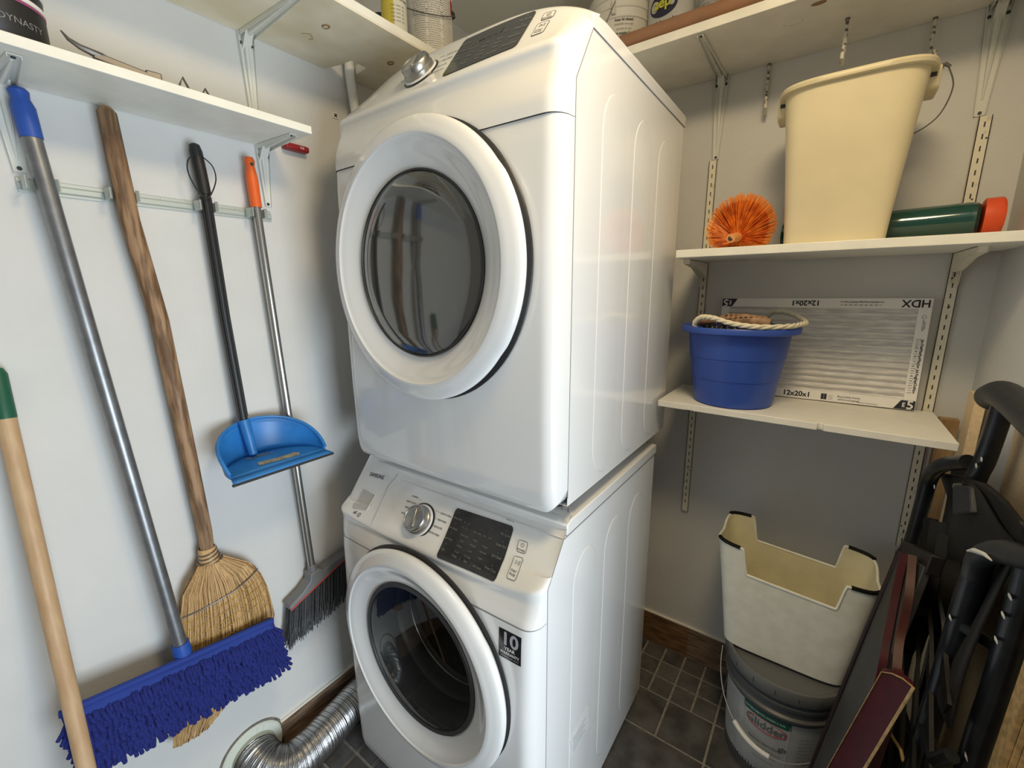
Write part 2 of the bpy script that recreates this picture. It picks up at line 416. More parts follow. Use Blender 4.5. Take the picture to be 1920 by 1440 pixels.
    def DP(pr_): return [(a*(KI+(KO-KI)*min(1, max(0, (a-.20)/.06))), b+DY*min(1, max(0, (-b-.050)/.012))) for a, b in pr_]
    cp = MB(); nr = len(rows)-1
    cp.grid(U, nr, lambda u, v: (lambda x, r_: (lambda zz, yy: T(x, yy, zz))(*ctl(x, *r_)))(xcol(u), rows[round(v*nr)]), skip=hole)
    con = cp.build('control_panel', M_app, root, angle=50)
    fp = MB(); RC = .045
    def zb(x):
        t = abs(x-XC)-(HW-RC); return .004+(0 if t < 0 else RC*(1-math.sqrt(max(0, 1-(t/RC)**2))))
    def lowpt(u, v):
        x = xcol(u); b = zb(x); z = b+(seam-.0006-b)*v; return T(x, lower(x, z), z)
    fp.grid(U, 80, lowpt, skip=hole)
    fp.grid(U, 1, lambda u, v: (lambda x: T(x, lower(x, zb(x))*(1-v)+.03*v, zb(x)))(xcol(u)), flip=True)
    fp.build('front_panel', M_app, root, angle=50)
    sm = MB()
    sm.grid(U, 1, lambda u, v: (lambda x: T(x, lower(x, seam)+.0012, seam-.002+.004*v))(xcol(u)), skip=hole)
    sm.tube([T(.0004, .001, .03), T(.0004, .001, seam), T(.0004, .001, kink), T(.0004, ys(ztop_s), ztop_s)], .0006, 6)
    sm.tube([T(.0010, ys(ztop_s), H-.0298), T(.0010, L+.01, H-.0298)], .0007, 6)
    sm.build('seam_line', M_gap, root)
    # door ----------------------------------------------------------------
    o = T(XC, 0, ZD)
    def rf(q, r): # wider hand grip on the right of the rim
        c = math.cos(q)
        return 1+(.010*min(1, max(0, (c-.80)/.05)) if r > .255 else 0)
    dr = thing_part = MB()
    dr.lathe(DP([(.187, -.068), (.188, -.0725), (.194, -.0745), (.204, -.0770), (.212, -.0800), (.220, -.0840), (.229, -.0885), (.237, -.0925), (.2430, -.0940), (.2450, -.0972), (.2480, -.0977), (.258, -.0945), (.268, -.0915), (.276, -.0880), (.2805, -.0845), (.2825, -.080), (.2825, -.0745), (.279, -.068), (.270, -.063), (.255, -.061), (.20, -.061), (.187, -.064), (.187, -.068)]), o, 'y', 144, rf, sx=.985, sy=1.02)
    door = dr.build('door', M_app, root, angle=45)
    gk = MB(); gk.lathe(DP([(.20, -.050), (.284, -.050), (.2860, -.055), (.284, -.0575), (.270, -.062), (.268, -.066), (.20, -.066)]), o, 'y', 96, sx=.985, sy=1.02)
    gk.build('door_gasket', M_blkpl, root)
    if D:
        gl = MB(); gl.lathe(DP([(.1875, -.069), (.186, -.074), (.180, -.078), (.150, -.0815), (.10, -.084), (.05, -.0852), (.0005, -.0856)]), o, 'y', 96, sx=.985, sy=1.02)
        gl.build('door_glass', M_dglass, door)
        ri = MB(); ri.lathe(DP([(.1885, -.0765), (.1875, -.0785), (.1845, -.0788), (.1835, -.0765)]), o, 'y', 96, sx=.985, sy=1.02); ri.build('glass_trim', M_blkpl, door)
    else:
        gl = MB(); gl.lathe(DP([(.1875, -.0685), (.184, -.073), (.160, -.078), (.10, -.082), (.05, -.0835), (.0005, -.084)]), o, 'y', 96, sx=.985, sy=1.02)
        gl.build('door_glass', M_glassclear, door)
        ri = MB(); ri.lathe(DP([(.1885, -.0745), (.187, -.077), (.178, -.077), (.176, -.070), (.1885, -.066)]), o, 'y', 96, sx=.985, sy=1.02); ri.build('glass_trim', M_boot, door)
        bt = MB(); bt.lathe([(.187, -.066), (.180, -.050), (.172, -.035), (.168, -.02), (.165, 0), (.166, .012), (.160, .02), (.158, .05), (.162, .06), (.156, .07)], o, 'y', 96)
        bt.build('rubber_boot', M_boot, root)
        rg = MB(); rg.tube([T(XC+.157*math.cos(q*PI/40), .055, ZD+.157*math.sin(q*PI/40)) for q in range(80)], .0022, 8, closed=True)
        rg.build('steel_ring', M_wire2, root)
        dm = MB(); dm.lathe([(.156, .07), (.25, .085), (.262, .11), (.262, .40), (.24, .44), (.0005, .45)], o, 'y', 96)
        dm.build('drum', M_drum, root)
        for k in range(3):
            q = .5+k*2*PI/3; vn = MB()
            for t in range(1): vn.tube([T(XC+.245*math.cos(q), .11, ZD+.245*math.sin(q)), T(XC+.235*math.cos(q+.12), .25, ZD+.235*math.sin(q+.12)), T(XC+.245*math.cos(q+.2), .40, ZD+.245*math.sin(q+.2))], [.02, .03, .02], 10)
            vn.build('drum_vane', M_drum, root)
    # console furniture -----------------------------------------------------
    tilt = math.atan(.85 if D else .887); dz = .0660 if D else 0.
    ct, st = math.cos(tilt), math.sin(tilt)
    def P(x, z, off=.0006):     # point on the console at x and washer-height z
        zz = (z+dz) if not D else .836+(z-.770)*1.16; y = surf(x, zz); return Vector(T(x, y-off*ct, zz+off*st))
    def slab(mb, corners, off0, off1, r=.004):
        (xa, za), (xb, zb_), (xc_, zc_), (xd, zd) = corners; N = 10; out = []
        pts = []
        cx = sum(c[0] for c in corners)/4; cz = sum(c[1] for c in corners)/4
        for i, cnr in enumerate(corners):
            pv = corners[i-1]; nx = corners[(i+1)%4]
            a = Vector((pv[0]-cnr[0], pv[1]-cnr[1])).normalized(); b = Vector((nx[0]-cnr[0], nx[1]-cnr[1])).normalized(); c = Vector(cnr)
            for k in range(4):
                t = k/3; pts.append((c+a*r*(1-t)+b*r*t*1.0) if k in (0, 3) else (c+(a*(1-t)+b*t)*r*.72))
        # dense border so it follows the curve
        ring = []
        for i in range(len(pts)):
            p, q = pts[i], pts[(i+1) % len(pts)]
            nseg = 8 if (q-p).length > .02 else 1
            for k in range(nseg): ring.append(p+(q-p)*k/nseg)
        m = len(ring); v = [P(p[0], p[1], off0) for p in ring]+[P(p[0], p[1], off1) for p in ring]
        K = 8
        for kk in range(1, K): v += [P(cx+(p[0]-cx)*(1-kk/K), cz+(p[1]-cz)*(1-kk/K), off1) for p in ring]
        v.append(P(cx, cz, off1)); f = []
        for l in range(K): f += [(l*m+i, l*m+(i+1)%m, (l+1)*m+(i+1)%m, (l+1)*m+i) for i in range(m)]
        f += [(K*m+i, K*m+(i+1)%m, len(v)-1) for i in range(m)]
        mb.add(v, f)
    def frame(mb, corners, w=.0007, r=.003):
        pts = []
        for i, cnr in enumerate(corners):
            pv = corners[i-1]; nx = corners[(i+1)%4]
            a = Vector((pv[0]-cnr[0], pv[1]-cnr[1])).normalized(); b = Vector((nx[0]-cnr[0], nx[1]-cnr[1])).normalized(); c = Vector(cnr)
            pts += [c+a*r, c+(a+b)*r*.35, c+b*r]
        mb.tube([P(p[0], p[1], .0008) for p in pts], w, 6, closed=True)
    dcor = [(-.285, .8535), (-.1195, .8575), (-.109, .7765), (-.276, .770)]
    ds = MB(); slab(ds, dcor, .0004, .0016, .006); disp = ds.build('display', M_disp, root, angle=30, recalc=True)
    dt = MB()
    def F(x, z, off=.0024, tz=ct, sh=-.10):
        return lambda u, v: P(x+u+sh*v, z+v*tz, off)
    px = lambda a: -.2805+a*.166; pz = lambda b: .854-b*.083+.0
    for i, w in enumerate(('Delay End', 'Pre Wash', 'Spin Only', 'Soil')[:4]): text(dt, w, .0062, F(px(.08), pz(.18+i*.21)-.002))
    for i, w in enumerate(('My Cycle', 'Delay End', 'Self Clean', 'Smart Care')): text(dt, w, .0065, F(px(.90), pz(.20+i*.21)+.003))
    for j, col in enumerate((('Extra Hot', 'Hot', 'Warm', 'Cold'), ('High', 'Medium', 'Low', 'No Spin'), ('Heavy', 'Normal', 'Light'))):
        for i, w in enumerate(col): text(dt, '\u2022 '+w, .0052, F(px(.30+j*.19), pz(.50+i*.105+.04*(j == 2))+.003))
    for j, w in enumerate(('Temp', 'Spin', 'Soil Level')): text(dt, w, .0062, F(px(.30+j*.20), pz(.905)+.004))
    for j in range(2): text(dt, '|', .008, F(px(.40+j*.2), pz(.905)+.004))
    for j in range(4): text(dt, ('Wash', 'Rinse', 'Spin', 'Lock')[j], .0042, F(px(.44+j*.085), pz(.36)+.003))
    for j in range(4): text(dt, 'o', .006, F(px(.22+(j % 2)*.08), pz(.22+.10*(j//2))))
    for k in range(4):
        for xx in (.08, .90): text(dt, '-', .010, F(px(xx), pz(.10+k*.215)+.002))
    dt.build('printed_legend', M_printl, disp)
    wn = MB(); wc = [(-.232, .842), (-.178, .843), (-.176, .8295), (-.231, .829)]; slab(wn, wc, .0016, .0021, .002); wn.build('readout_window', M_black, disp, recalc=True)
    # buttons
    for nm, cor in (('power_button', [(-.0965, .8415), (-.0745, .8425), (-.071, .8255), (-.0925, .8245)]), ('start_button', [(-.0930, .817), (-.0715, .8185), (-.066, .7905), (-.0885, .789)])):
        bt_ = MB(); slab(bt_, cor, 0, .0010, .003); bo = bt_.build(nm, M_app, root, angle=30, recalc=True)
        fr_ = MB(); frame(fr_, cor); fr_.build('button_outline', M_print, bo)
        cx = sum(c[0] for c in cor)/4; cz = sum(c[1] for c in cor)/4; tx = MB()
        if nm[0] == 'p':
            text(tx, 'POWER', .0055, F(cx, cz-.0055, .0014), bold=.00015)
            tx.tube([P(cx+.0038*math.cos(q), cz+.0022+.003*math.sin(q), .0014) for q in [PI*.68+k*PI*1.64/16 for k in range(17)]], .0004, 5)
            tx.tube([P(cx, cz+.002, .0014), P(cx, cz+.0065, .0014)], .0004, 5)
        else:
            text(tx, 'START', .0052, F(cx, cz-.0040, .0014), bold=.00015); text(tx, 'PAUSE', .0052, F(cx+.0005, cz-.0085, .0014), bold=.00015)
            tx.tube([P(cx-.005, cz+.003, .0014), P(cx-.005, cz+.0095, .0014), P(cx+.0, cz+.006, .0014)], .0004, 5, closed=True)
            for d in (.0025, .005): tx.tube([P(cx+d, cz+.003, .0014), P(cx+d, cz+.0095, .0014)], .0004, 5)
        tx.build('button_print', M_print, bo)
    # dial
    kx, kz = -.371, .811
    if D: kx, kz = -.368, .806
    c0 = P(kx, kz, 0); c1 = P(kx, kz, .01); ax = (c1-c0).normalized(); e1 = Vector((1, 0, 0)); e1 = (e1-ax*e1.dot(ax)).normalized(); e2 = ax.cross(e1)
    def lat(mb, prof, n=64):
        vs = []
        for r, h in prof:
            for k in range(n): q = 2*PI*k/n; vs.append(c0+e1*(r*math.cos(q))+e2*(r*math.sin(q))+ax*h)
        mb.add(vs, [(i*n+k, i*n+(k+1)%n, (i+1)*n+(k+1)%n, (i+1)*n+k) for i in range(len(prof)-1) for k in range(n)])
    rb = MB(); lat(rb, [(.0430, -.003), (.0430, .0012), (.0385, .0022), (.0385, .001)]); rb.build('dial_ring', M_black, root, recalc=True)
    rw = MB(); lat(rw, [(.0390, 0), (.0390, .003), (.037, .005), (.0300, .005)]); rw.build('dial_collar', M_app, root, recalc=True)
    kn = MB(); lat(kn, [(.0345, .003), (.0345, .012), (.0325, .014), (.0330, .022), (.0310, .0265), (.0280, .0275), (.0265, .0255), (.020, .0245), (.0005, .0245)])
    kb = kn.build('dial_knob', M_chrome, root, recalc=True)
    kg = MB(); kg.bar(c0+ax*.0255-e2*.022+e1*.006, c0+ax*.0255+e2*.022-e1*.006, .010, .006, tuple(ax)); kg.build('dial_grip', M_chrome, kb, bevel=.002)
    dw = MB()
    if D: left = (('NORMAL', .033), ('HEAVY DUTY', .022), ('BEDDING', .011), ('TIME DRY', 0)); right = (('QUICK DRY', .026), ('PERM PRESS', .013), ('DELICATES', .0), ('WRINKLE AWAY', -.012))
    else: left = (('NORMAL', .036), ('HEAVY DUTY', .024), ('BEDDING', .013), ('RINSE+SPIN', .001)); right = (('QUICK WASH', .0245), ('PERM PRESS', .0125), ('DELICATES', .0005), ('ACTIVE WEAR', -.011))
    for i, (w, d) in enumerate(left):
        text(dw, w, .0055, F(kx-.052-.002*(3-i)*0+(0 if i else .004), kz+d*.98, .0008, sh=-.05), bold=.00012)
        dw.tube([P(kx-.036+(.002 if i == 0 else 0), kz+d*.96, .0008), P(kx-.022-.01*(i > 0)-.003*i*0, kz+d*.90, .0008)], .00025, 4)
    for i, (w, d) in enumerate(right):
        text(dw, w, .0055, F(kx+.066-.003*i, kz+d, .0008, sh=-.05), bold=.00012)
        dw.tube([P(kx+.030, kz+d*.98+.002, .0008), P(kx+.046, kz+d, .0008)], .00025, 4)
    text(dw, 'Timed 3 sec', .0045, F(-.135, .8645, .0008))
    dw.build('dial_legend', M_print, root)
    bw = MB()
    if not D:
        text(bw, 'SAMSUNG', .0150, F(-.576, .862, .0008, sh=0), sx=.78, bold=.0004)
    bw.v and bw.build('maker_lettering', M_print, root)
    # detergent drawer / printed corner on the left
    if not D:
        dh = [(-.600, .8310), (-.546, .8260), (-.543, .7960), (-.594, .7940)]
        rec = MB(); slab(rec, dh, .0002, .0008, .008)
        drw = rec.build('drawer_handle_recess', mat('recess_shade_grey', (.50, .50, .49), .35), root, recalc=True)  # flat patch; the hollow's shade is put into its grey colour
        sh_ = MB(); sh_.tube([P(-.600, .8310, .0015), P(-.546, .8260, .0015)], .0014, 8); sh_.tube([P(-.546, .8260, .0015), P(-.543, .7960, .0015)], .0012, 8); sh_.build('recess_lip', M_app, drw)
        ln = MB(); ln.tube([P(-.510, .8775, .0003), P(-.522, .850, .0003), P(-.505, .775, .0003)], .0004, 5); ln.build('drawer_edge', M_gap, root)
        hx = MB(); text(hx, 'HE', .0085, F(-.572, .789, .0008), bold=.0003)
        hx.tube([P(-.556+.0035*math.cos(k*PI/8), .787+.003*math.sin(k*PI/8), .0008) for k in range(16)], .001, 5, closed=True); hx.build('corner_mark', M_print, root)
        # warranty sticker
        stx = MB(); sx0, sx1, sz0, sz1 = -.083, -.030, .636, .700
        SP = lambda x, z, off=.0008: Vector(T(x, lower(x, z)-off, z))
        stx.grid(8, 4, lambda u, v: SP(sx0+(sx1-sx0)*u, sz0+(sz1-sz0)*v)); stk = stx.build('warranty_sticker', M_black, root)
        s2 = MB(); mx = (sx0+sx1)/2
        text(s2, '10', .040, lambda u, v: SP(mx+u, .6805+v, .0014), sx=1.05, bold=.0012)
        s2.build('sticker_number', mat('silver_print', (.42, .41, .46), .4), stk)
        s3 = MB()
        text(s3, 'YEAR', .0105, lambda u, v: SP(mx+u, .6600+v, .0014), bold=.0003)
        text(s3, 'WARRANTY', .0092, lambda u, v: SP(mx+u, .6500+v, .0014), sx=.88, bold=.0002)
        text(s3, 'on the inverter motor, see card', .0032, lambda u, v: SP(mx+u, .6425+v, .0014))
        s3.build('sticker_words', M_white, stk)
        # label on the side
        sl = MB(); sl.prism([(.108, .318), (.205, .330), (.214, .262), (.118, .262)], lambda a, b, t: T(t, a, b), .0015, .0026)
        so = sl.build('side_label', mat('clear_film_label', (.74, .77, .76), .25, var=.08, scale=60), root, bevel=.0004)
        lt = MB()
        for i in range(5): lt.box(.0026, y0+.125, z0+.308-i*.009, .0028, y0+.190-.012*(i % 2), z0+.3095-i*.009)
        lt.build('label_print', M_printl, so)
        ft = 0
    else:
        cl = MB(); cl.tube([T(-.005, -.012, .012), T(.001, .004, .010), T(.002, .003, .0)], .0022, 6); cl.build('corner_clip', M_print, root)
    # feet
    for x in (-.63, -.056):
        for y in (.06, L-.06):
            f = MB(); f.cyl(T(x, y, .0 if not D else -.018), T(x, y, .02), .022, n=20); f.build('foot', M_rubber, root)
    return root
machine('washer', 0, 0, 'white front load washing machine on the floor under the dryer, with warranty sticker')
machine('dryer', .0736, .922, 'white front load dryer with dark tinted round door stacked on the washer')

# ------------------------------------------------------------------ shelves
def shelf(name, poly, z0, z1, label, mats, group=None):
    m = MB(); m.prism(poly, lambda a, b, t: (a, b, t), z0, z1)
    o = m.build(name, mats, bevel=.0015, recalc=True); return tag(o, label, 'shelf', group)
LL = thing('wall_shelf', 'short white shelf board on the left wall above the hanging brooms', 'shelf', (-.71, -.42, 1.708))
m = MB(); m.box(-.799, -.86, 1.708, -.6215, -.018, 1.7245); m.build('board', M_shelfw, LL, bevel=.001)
# stained long shelf with the notch round the pipe
LU = thing('wall_shelf', 'upper stained shelf on the left wall carrying the paint cans', 'shelf', (-.66, .2, 1.945))
m = MB(); m.cur = 0
poly = [(-.523, -1.2), (-.523, .878), (-.799, .878), (-.799, .236), (-.758, .216), (-.706, .211), (-.703, .164), (-.745, .160), (-.790, .148), (-.799, .146), (-.799, -1.2)]
m.prism(poly, lambda a, b, t: (a, b, t), 1.945, 1.949); m.cur = 1; m.prism(poly, lambda a, b, t: (a, b, t), 1.9492, 1.967)
m.build('board', [M_under, M_shelf], LU, recalc=True)
for x, y, r, w in ((-.62, .040, .010, .0035), (-.632, .232, .010, .0038), (-.585, -.15, .010, .002)):
    st = MB(); st.tube([(x+r*math.cos(k*PI/12), y+r*.8*math.sin(k*PI/12), 1.9452) for k in range(24)], w, 6, closed=True, flat=.2); st.build('stain', M_stain, LU)
st = MB(); st.tube([(-.69, .02, 1.9452), (-.675, .035, 1.9452), (-.69, .05, 1.9452), (-.70, .045, 1.9452)], .0018, 5, flat=.2)
st.build('stain', M_stain, LU)
RU = thing('wall_shelf', 'topmost shelf on the back wall with a brown tube along its front edge', 'shelf', (.2, .74, 1.96))
m = MB(); m.box(-.522, .600, 1.960, XR-.001, .879, 1.981); m.build('board', M_shelf, RU, bevel=.001)
st = MB(); st.lathe([(.014, 0), (.013, .0004), (.0005, .0004)], (.235, .69, 1.9598), 'z', 20, sx=1.4, sy=.8); st.build('stain', M_stain, RU); st = MB(); st.lathe([(.008, 0), (.0005, .0003)], (.285, .64, 1.9597), 'z', 16, sx=1.8)
st.build('stain', M_stain, RU)
S3 = thing('wall_shelf', 'middle shelf on the back wall holding the tall cream bucket', 'shelf', (.36, .73, 1.436))
m = MB(); m.box(.034, .585, 1.438, XR-.001, .868, 1.458); m.build('board', M_shelfw, S3, bevel=.0015)
S4 = thing('wall_shelf', 'lower back wall shelf with chipped front edge, under the blue bucket and air filter', 'shelf', (.31, .72, 1.028))
m = MB()
x0, x1 = .009, .627
def fy(x): return .597-.022*(x-x0)/(x1-x0)
edge = [(x0, .862), (x0, fy(x0))]
for cx, w, d in ((.095, .017, .004), (.395, .013, .010)):
    edge += [(cx-w/2, fy(cx)), (cx-w/3, fy(cx)+d*.8), (cx, fy(cx)+d), (cx+w/3, fy(cx)+d*.8), (cx+w/2, fy(cx))]
edge += [(x1, fy(x1)), (x1, .862)]
m.prism(edge, lambda a, b, t: (a, b, t), 1.028, 1.045); m.build('board', M_shelfw, S4, bevel=.0012, recalc=True)

def bracket(corner, out, size_v, size_h, label, group, wv=.032, wh=.032):
    """stamped shelf bracket: corner = top corner at the wall, out = unit vector away from the wall"""
    c = Vector(corner); o = Vector(out); s = o.cross(Vector((0, 0, 1)))
    root = thing('shelf_bracket', label, 'bracket', tuple(c-Vector((0, 0, size_v))), group)
    def leg(a, b, wa, wb, nrm):
        m = MB(); n = Vector(nrm); a = Vector(a); b = Vector(b); t = .0016
        for k, (p, w) in enumerate(((a, wa), (b, wb))): pass
        m.add([a-s*wa/2, a+s*wa/2, b+s*wb/2, b-s*wb/2]+[q+n*t for q in (a-s*wa/2, a+s*wa/2, b+s*wb/2, b-s*wb/2)],
              [(0,1,2,3),(7,6,5,4),(0,4,5,1),(1,5,6,2),(2,6,7,3),(3,7,4,0)])
        # pressed rib and folded side flanges
        for sgn in (-1, 1):
            pa = a+s*sgn*wa/2; pb = b+s*sgn*wb/2; m.add([pa, pb, pb+n*.006, pa+n*.010, pa+s*sgn*.001, pb+s*sgn*.001, pb+n*.006+s*sgn*.001, pa+n*.010+s*sgn*.001], [(0,1,2,3),(7,6,5,4),(0,4,5,1),(1,5,6,2),(2,6,7,3),(3,7,4,0)])
        m.tube([a+n*.004, a*.5+b*.5+n*.003, b*.85+a*.15+n*.001], [wa*.20, wa*.14, wa*.06], 8)
        return m
    dn = Vector((0, 0, -1))
    v = leg(c+o*.001, c+dn*size_v+o*.001, wv, wv*.42, o).build('upright_arm', M_brk, root, recalc=True)
    h = leg(c+dn*.001, c+o*size_h+dn*.001, wh, wh*.42, dn).build('shelf_arm', M_brk, root, recalc=True)
    g = MB(); g.add([c+o*.002+dn*.002-s*.010, c+o*.030+dn*.002-s*.009, c+o*.002+dn*.036-s*.009, c+o*.002+dn*.002+s*.010, c+o*.030+dn*.002+s*.009, c+o*.002+dn*.036+s*.009], [(0,1,2),(5,4,3),(0,3,4,1),(1,4,5,2),(2,5,3,0)])
    g.build('corner_gusset', M_brk, root, recalc=True)
    for q in (dn*.022+s*wv*.36, dn*.022-s*wv*.36, dn*(size_v-.006)):
        k = MB(); p = c+q+o*.003; k.cyl(p, p+o*.0015, .0034, n=12); k.build('screw_head', M_brkd, root)
    for q in (o*.024+s*wh*.3, o*(size_h-.008)):
        k = MB(); p = c+q+dn*.003; k.cyl(p, p+dn*.0015, .003, n=12); k.build('screw_head', M_brkd, root)
    return root
BG = 'white stamped shelf brackets'
bracket((-.80, -.0475, 1.708), (1, 0, 0), .140, .150, 'white bracket under the right end of the short left shelf', BG, .030, .030)
bracket((-.80, -.470, 1.708), (1, 0, 0), .142, .150, 'white bracket behind the blue mop grip at far left', BG, .034, .034)
bracket((-.80, -.056, 1.945), (1, 0, 0), .220, .240, 'white bracket on the left wall holding up the stained shelf', BG, .034, .030)
bracket((.050, .88, 1.960), (0, -1, 0), .222, .272, 'white bracket under the topmost back shelf, nearest the dryer', BG, .036, .026)
bracket((.606, .88, 1.960), (0, -1, 0), .222, .272, 'white bracket under the topmost back shelf, above the orange-capped roll', BG, .040, .030)

def standard(x, z0, z1, label, seed):
    m = MB(); y = .880; w = .022; d = .010
    m.box(x-w/2, y-.0015, z0, x+w/2, y, z1); m.box(x-w/2, y-d, z0, x-w/2+.0015, y, z1); m.box(x+w/2-.0015, y-d, z0, x+w/2, y, z1)
    m.box(x-w/2, y-d, z0, x+w/2, y-d+.0012, z1)
    m.cur = 1; z = z1-.018
    rr = random.Random(seed)
    while z > z0+.012:
        m.box(x-.0013, y-d-.0003, z-.0055, x+.0013, y-d+.0002, z+.0055); z -= .0254
    m.cur = 1
    for k in range(max(2, int((z1-z0)*5))):
        zz = rr.uniform(z0, z1); xx = x+rr.uniform(-.008, .008); m.lathe([(.0022, 0), (.0005, -.0004)], (xx, y-d-.0001, zz), 'y', 7)
    o = m.build('shelf_standard', [M_strip, M_brkd], recalc=False); return tag(o, label, 'shelf rail', 'slotted shelf standards')
standard(.045, .588, 1.735, 'slotted cream shelf rail next to the dryer on the back wall', 1)
standard(.617, .655, 1.735, 'slotted cream shelf rail right of the air filter with chipped paint', 2)
standard(.620, .44, .640, 'short slotted rail piece under the long right rail, beside the wooden boards', 3)

def blade(x, z, label, length=.21, h=.045):
    m = MB(); poly = [(.870, z), (.870, z-h-.03), (.862, z-h-.03), (.858, z-h), (.80, z-h*.75), (.74, z-h*.42), (.870-length, z-.012), (.870-length-.006, z)]
    m.prism(poly, lambda a, b, t: (t, a, b), x-.009, x-.007); m.prism(poly, lambda a, b, t: (t, a, b), x+.007, x+.009)
    m.box(x-.009, .870-length-.006, z-.0015, x+.009, .87, z-.0002); m.prism([(p[0], p[1]) for p in poly[3:]]+[(.858, z-h+.002)], lambda a, b, t: (t, a, b), x-.008, x+.008)
    return tag(m.build('shelf_bracket', M_strip, recalc=True), label, 'bracket', 'slot-in blade brackets')
blade(.045, 1.438, 'blade bracket under the left end of the middle shelf')
blade(.617, 1.438, 'blade bracket under the right end of the middle shelf')
blade(.045, 1.028, 'blade bracket under the left end of the lower shelf')
blade(.612, 1.028, 'blade bracket under the right end of the lower shelf', .19, .03)

# ------------------------------------------------------------------ things on the left wall
rl = thing('tool_rail', 'pale metal hanging rail with clips on the left wall', 'tool rail', (-.79, -.25, 1.533))
m = MB()
m.prism([(-.7995, 1.533), (-.7965, 1.533), (-.7965, 1.537), (-.794, 1.540), (-.794, 1.548), (-.7965, 1.551), (-.7965, 1.557), (-.7995, 1.557)], lambda a, b, t: (a, t, b), -.478, -.044)
m.build('channel', M_rail, rl, bevel=.0005, recalc=True)
for y in (-.27, -.125, -.055):
    k = MB(); k.cyl((-.7965, y, 1.5525), (-.7950, y, 1.5525), .003, n=12); k.build('rivet', M_rail, rl)
clips = ((-.452, .016), (-.3415, .0175), (-.1975, .0125), (-.0905, .012))
for y, r in clips:
    k = MB()
    for sg in (-1, 1):
        pts = [(-.794, y+sg*.006, 1.545), (-.790, y+sg*(r+.004), 1.545), (-.775, y+sg*(r+.006), 1.545), (-.758, y+sg*(r+.001), 1.545), (-.752, y+sg*(r+.005), 1.545)]
        for a, b in zip(pts, pts[1:]): k.bar(a, b, .0016, .020)
    k.build('clip', M_rail, rl, bevel=.0004)

# blue chenille mop
t = thing('dust_mop', 'blue chenille mop on a thick grey metal pole hanging on the rail', 'mop', (-.75, -.40, .36))
pole = lambda z: Vector((-.765+.030*(1.70-z)/1.12, -.4565+.062*(1.70-z)/1.12, z))
m = MB(); m.tube([pole(1.625), pole(.57)], .0135, 28); m.build('pole', M_steel, t)
m = MB(); a = [pole(1.618), pole(1.64), pole(1.665), pole(1.670), pole(1.678), pole(1.689), pole(1.694)]
m.tube(a, [.0150, .0155, .0160, .0145, .0120, .0135, .010], 24); m.build('grip', M_blue, t)
m = MB(); b0 = pole(.578); m.tube([b0, pole(.56), pole(.52), pole(.505)], [.0165, .018, .0165, .014], 20)
m.build('socket', M_blue, t)
m = MB(); j = pole(.51); m.bar(j+Vector((.0, -.002, .004)), j+Vector((.004, .004, -.035)), .022, .016); m.build('swivel_joint', M_blue, t, bevel=.003)
# head plate and pad; s along the head, w downwards
A = Vector((-.722, -.592, .576)); B = Vector((-.722, -.203, .511)); dS = (B-A); dWn = Vector((.014, .010, -.136))
m = MB(); m.add([A+dWn*.05+Vector((-.012,0,0)), B+dWn*.05+Vector((-.012,0,.012)), B+dWn*.9+Vector((-.012,0,0)), A+dWn*.9+Vector((-.012,0,0)), A+dWn*.05, B+dWn*.05+Vector((0,0,.012)), B+dWn*.9, A+dWn*.9],
              [(0,1,2,3),(7,6,5,4),(0,4,5,1),(1,5,6,2),(2,6,7,3),(3,7,4,0)]); m.build('head_plate', M_blkpl, t, bevel=.003, recalc=True)
m = MB(); m.grid(30, 6, lambda u, v: A+dS*u+dWn*(v*.95)+Vector((.004+.006*math.sin(v*PI), 0, .004*math.sin(u*9)-.006*u*0)))
m.tube([A+Vector((.003, 0, 0))+dS*(k/20) for k in range(21)], .006, 8)
m.build('fabric_backing', M_fab, t, solid=.003)
m = MB(); rr = random.Random(3); NS, NW = 64, 13
for i in range(NS):
    for jn in range(NW):
        u = (i+.5+rr.uniform(-.22, .22))/NS; v = .08+(jn+rr.uniform(-.3, .3))/NW*.92
        if v < .12: continue
        p = A+dS*u+dWn*v+Vector((.008, 0, 0)); ln = rr.uniform(.018, .026)
        end = .0; ddir = Vector((rr.uniform(.4, .7), rr.uniform(-.18, .18)+(.6*(u-.93)/.07 if u > .93 else 0)-(.7*(.06-u)/.06 if u < .06 else 0), -rr.uniform(.5, 1.0))).normalized()
        q = p+ddir*ln*.5+Vector((.004, 0, 0)); e = p+ddir*ln+Vector((-.001, rr.uniform(-.002, .002), -.004))
        m.tube([p, q, e, e+(e-q)*.12], [.0034, .0040, .0040, .0015], 6)
m.build('chenille_pad', M_chen, t, angle=80)

# corn broom
t = thing('corn_broom', 'old corn broom with worn brown wooden handle behind the blue mop', 'broom', (-.765, -.33, .33))
hp = [(1.700, -.3440), (1.69, -.3435), (1.60, -.341), (1.50, -.338), (1.30, -.3185), (1.0, -.309), (.80, -.303), (.72, -.305)]
m = MB(); m.tube([(-.766, y, z) for z, y in hp], [.008, .0150, .0160, .0165, .0165, .0160, .0150, .013], 24); m.build('handle', M_wood, t)
Lf = [(.748, -.324), (.735, -.327), (.715, -.331), (.70, -.352), (.66, -.371), (.60, -.380), (.50, -.398), (.40, -.418), (.330, -.433), (.29, -.438)]
Rt = [(.748, -.285), (.735, -.281), (.715, -.270), (.70, -.243), (.66, -.208), (.60, -.190), (.50, -.178), (.42, -.200), (.33, -.290), (.29, -.33)]
Lf.sort(); Rt.sort()
def fan(s, z): a = lerp(Lf, z); b = lerp(Rt, z); return a+(b-a)*s
def thick(z): return .016+.010*min(1, max(0, (z-.33)/.3)) if z < .70 else .022
m = MB()
